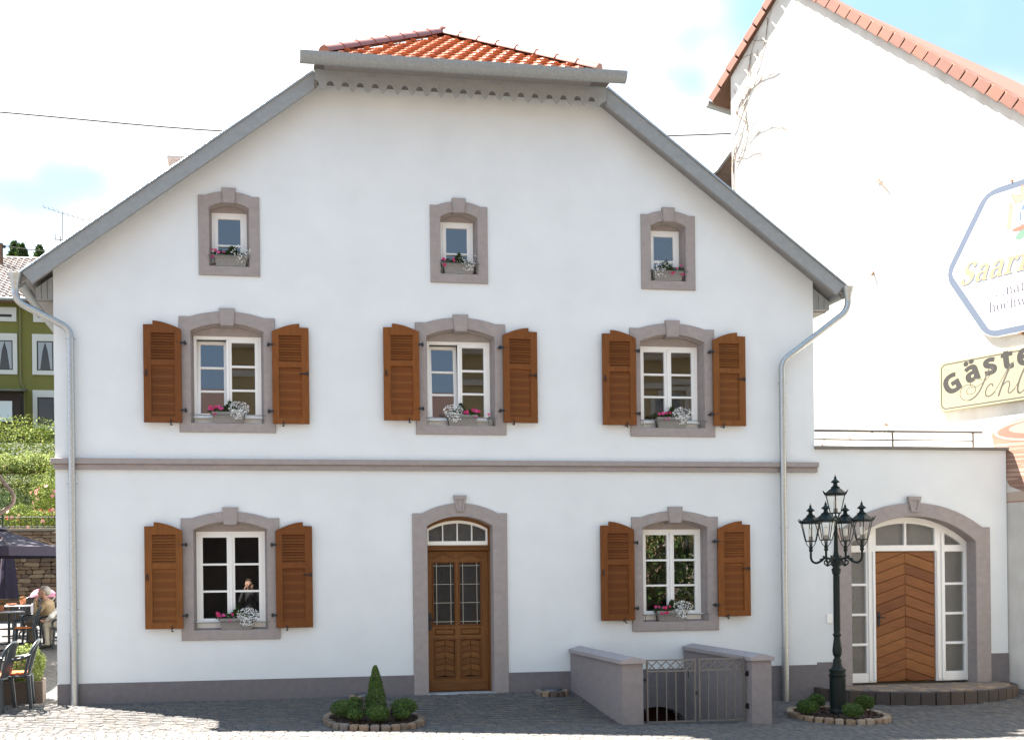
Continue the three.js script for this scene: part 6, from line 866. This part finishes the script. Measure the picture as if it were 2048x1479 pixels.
// ---------------------------------------------------------------- across the street, seen mirrored in the window panes
{
  const y = thing('yellow_house', 'yellow plastered house across the street, mirrored in the first-floor panes', 'house'), z = 19, c = std([0.42, 0.32, 0.17], 0.95, { map: plasterTone }), trim = std([0.5, 0.46, 0.4], 0.9);
  const wins = []; for (const x of [2.4, 5.4, 8.4, 11.4, 14.4, 17.4, 20.4]) for (const y0 of [1.2, 4.5, 6.6]) wins.push([x, x + 1.1, y0, y0 + 1.5]);
  part('wall', uvm(ext(rectPts(-1.9, 24, -0.4, 9.7), [...wins.map((w) => rectPts(...w)), rectPts(-1.6, 0.9, -0.2, 3.3)], z, z + 0.4)), c, y);
  part('core', uvm(merge([span(-1.9, 24, -0.4, 9.7, z + 3.5, z + 9), span(-1.9, -1.65, -0.4, 9.7, z + 0.4, z + 3.5), span(0.95, 1.15, -0.4, 9.7, z + 0.4, z + 3.5), span(23.75, 24, -0.4, 9.7, z + 0.4, z + 3.5), span(-1.6, 0.9, 3.35, 3.5, z + 0.4, z + 3.5)])), std([0.16, 0.15, 0.155], 0.95), y);
  for (const [x0, x1, y0, y1] of wins) { const w = part('window', merge([ext(rectPts(x0 - 0.15, x1 + 0.15, y0 - 0.15, y1 + 0.15), [rectPts(x0, x1, y0, y1)], z - 0.05, z - 0.002), ext(rectPts(x0, x1, y0, y1), [rectPts(x0 + 0.08, (x0 + x1) / 2 - 0.04, y0 + 0.08, y1 - 0.08), rectPts((x0 + x1) / 2 + 0.04, x1 - 0.08, y0 + 0.08, y1 - 0.08)], z + 0.12, z + 0.18)]), trim, y); part('pane', new THREE.PlaneGeometry(x1 - x0 - 0.1, y1 - y0 - 0.1).translate((x0 + x1) / 2, (y0 + y1) / 2, z + 0.15), M.glass, w); }
  part('cornice', uvm(merge([span(-2.1, 24.2, 9.35, 9.7, z - 0.35, z - 0.001), span(-2.0, 24.1, 8.3, 8.5, z - 0.1, z - 0.001), span(-2.0, 24.1, 3.7, 3.9, z - 0.1, z - 0.001)])), trim, y);
  part('roof', uvm(ext([[z - 0.85, 9.85], [z + 4.5, 12.6], [z + 9.8, 9.85], [z + 9.8, 9.71], [z - 0.85, 9.71]].map(([a, b]) => [-a, b]), [], -2.4, 24.5).rotateY(Math.PI / 2).applyMatrix4(new THREE.Matrix4().makeScale(1, 1, 1))), std([0.034, 0.014, 0.01], 0.95), y);
  part('eave_gutter', rod([-2.4, 9.8, z - 0.92], [24.5, 9.8, z - 0.92], 0.09, 8), M.zincDull, y);
}
{
  const h = thing('tiled_house', 'low red-roofed house across the street beside the yellow one', 'house'), z = 23;
  part('wall', uvm(span(-16, -2.6, -0.4, 5.2, z, z + 9)), std([0.5, 0.46, 0.4], 0.95, { map: plasterTone }), h);
  part('roof', uvm(ext([[-(z - 0.5), 5.1], [-(z + 4.5), 8.6], [-(z + 9.5), 5.1]], [], -16.3, -2.3).rotateY(Math.PI / 2)), std([0.11, 0.036, 0.022], 0.9, { map: grainTone }), h);
  for (const x of [-13.5, -10.5, -7.5, -4.8]) for (const y0 of [1.0, 3.4]) { const w = part('window', ext(rectPts(x, x + 1.0, y0, y0 + 1.3), [rectPts(x + 0.1, x + 0.9, y0 + 0.1, y0 + 1.2)], z - 0.06, z - 0.001), M.white, h); part('pane', new THREE.PlaneGeometry(0.85, 1.15).rotateY(Math.PI).translate(x + 0.5, y0 + 0.65, z - 0.03), M.dark, w); }
}
{
  const t = thing('street_tree', 'leafy dark tree across the street, mirrored in the ground-floor window', 'tree', [13.2, -0.2, 17.2]), R = rng(7), b = [rod([0, 0, 0], [0.1, 2.2, 0], 0.18, 8, 0.1)]; for (let i = 0; i < 9; i++) { const a = i * 2.4; b.push(rod([0.05, 0.9 + i * 0.15, 0], [Math.cos(a) * 1.5, 2.0 + i * 0.28, Math.sin(a) * 1.2], 0.06, 5, 0.015)); } part('trunk', merge(b), M.bark, t);
  part('crown', mergeGeometries([leaves(8000, lumpy(0, 2.9, 0, 2.3, 2.5, 1.8, 0.55, 0.35, 5), 0.15, dTones, 401, 0.55), leaves(4000, lumpy(-1.6, 1.5, -0.4, 1.3, 1.2, 0.9, 0.55, 0.35, 6), 0.13, dTones, 402, 0.55)]), M.leaf, t);
}
scene.traverse((o) => { if (o.isMesh) { o.castShadow = true; o.receiveShadow = true; } });
renderer.render(scene, camera);
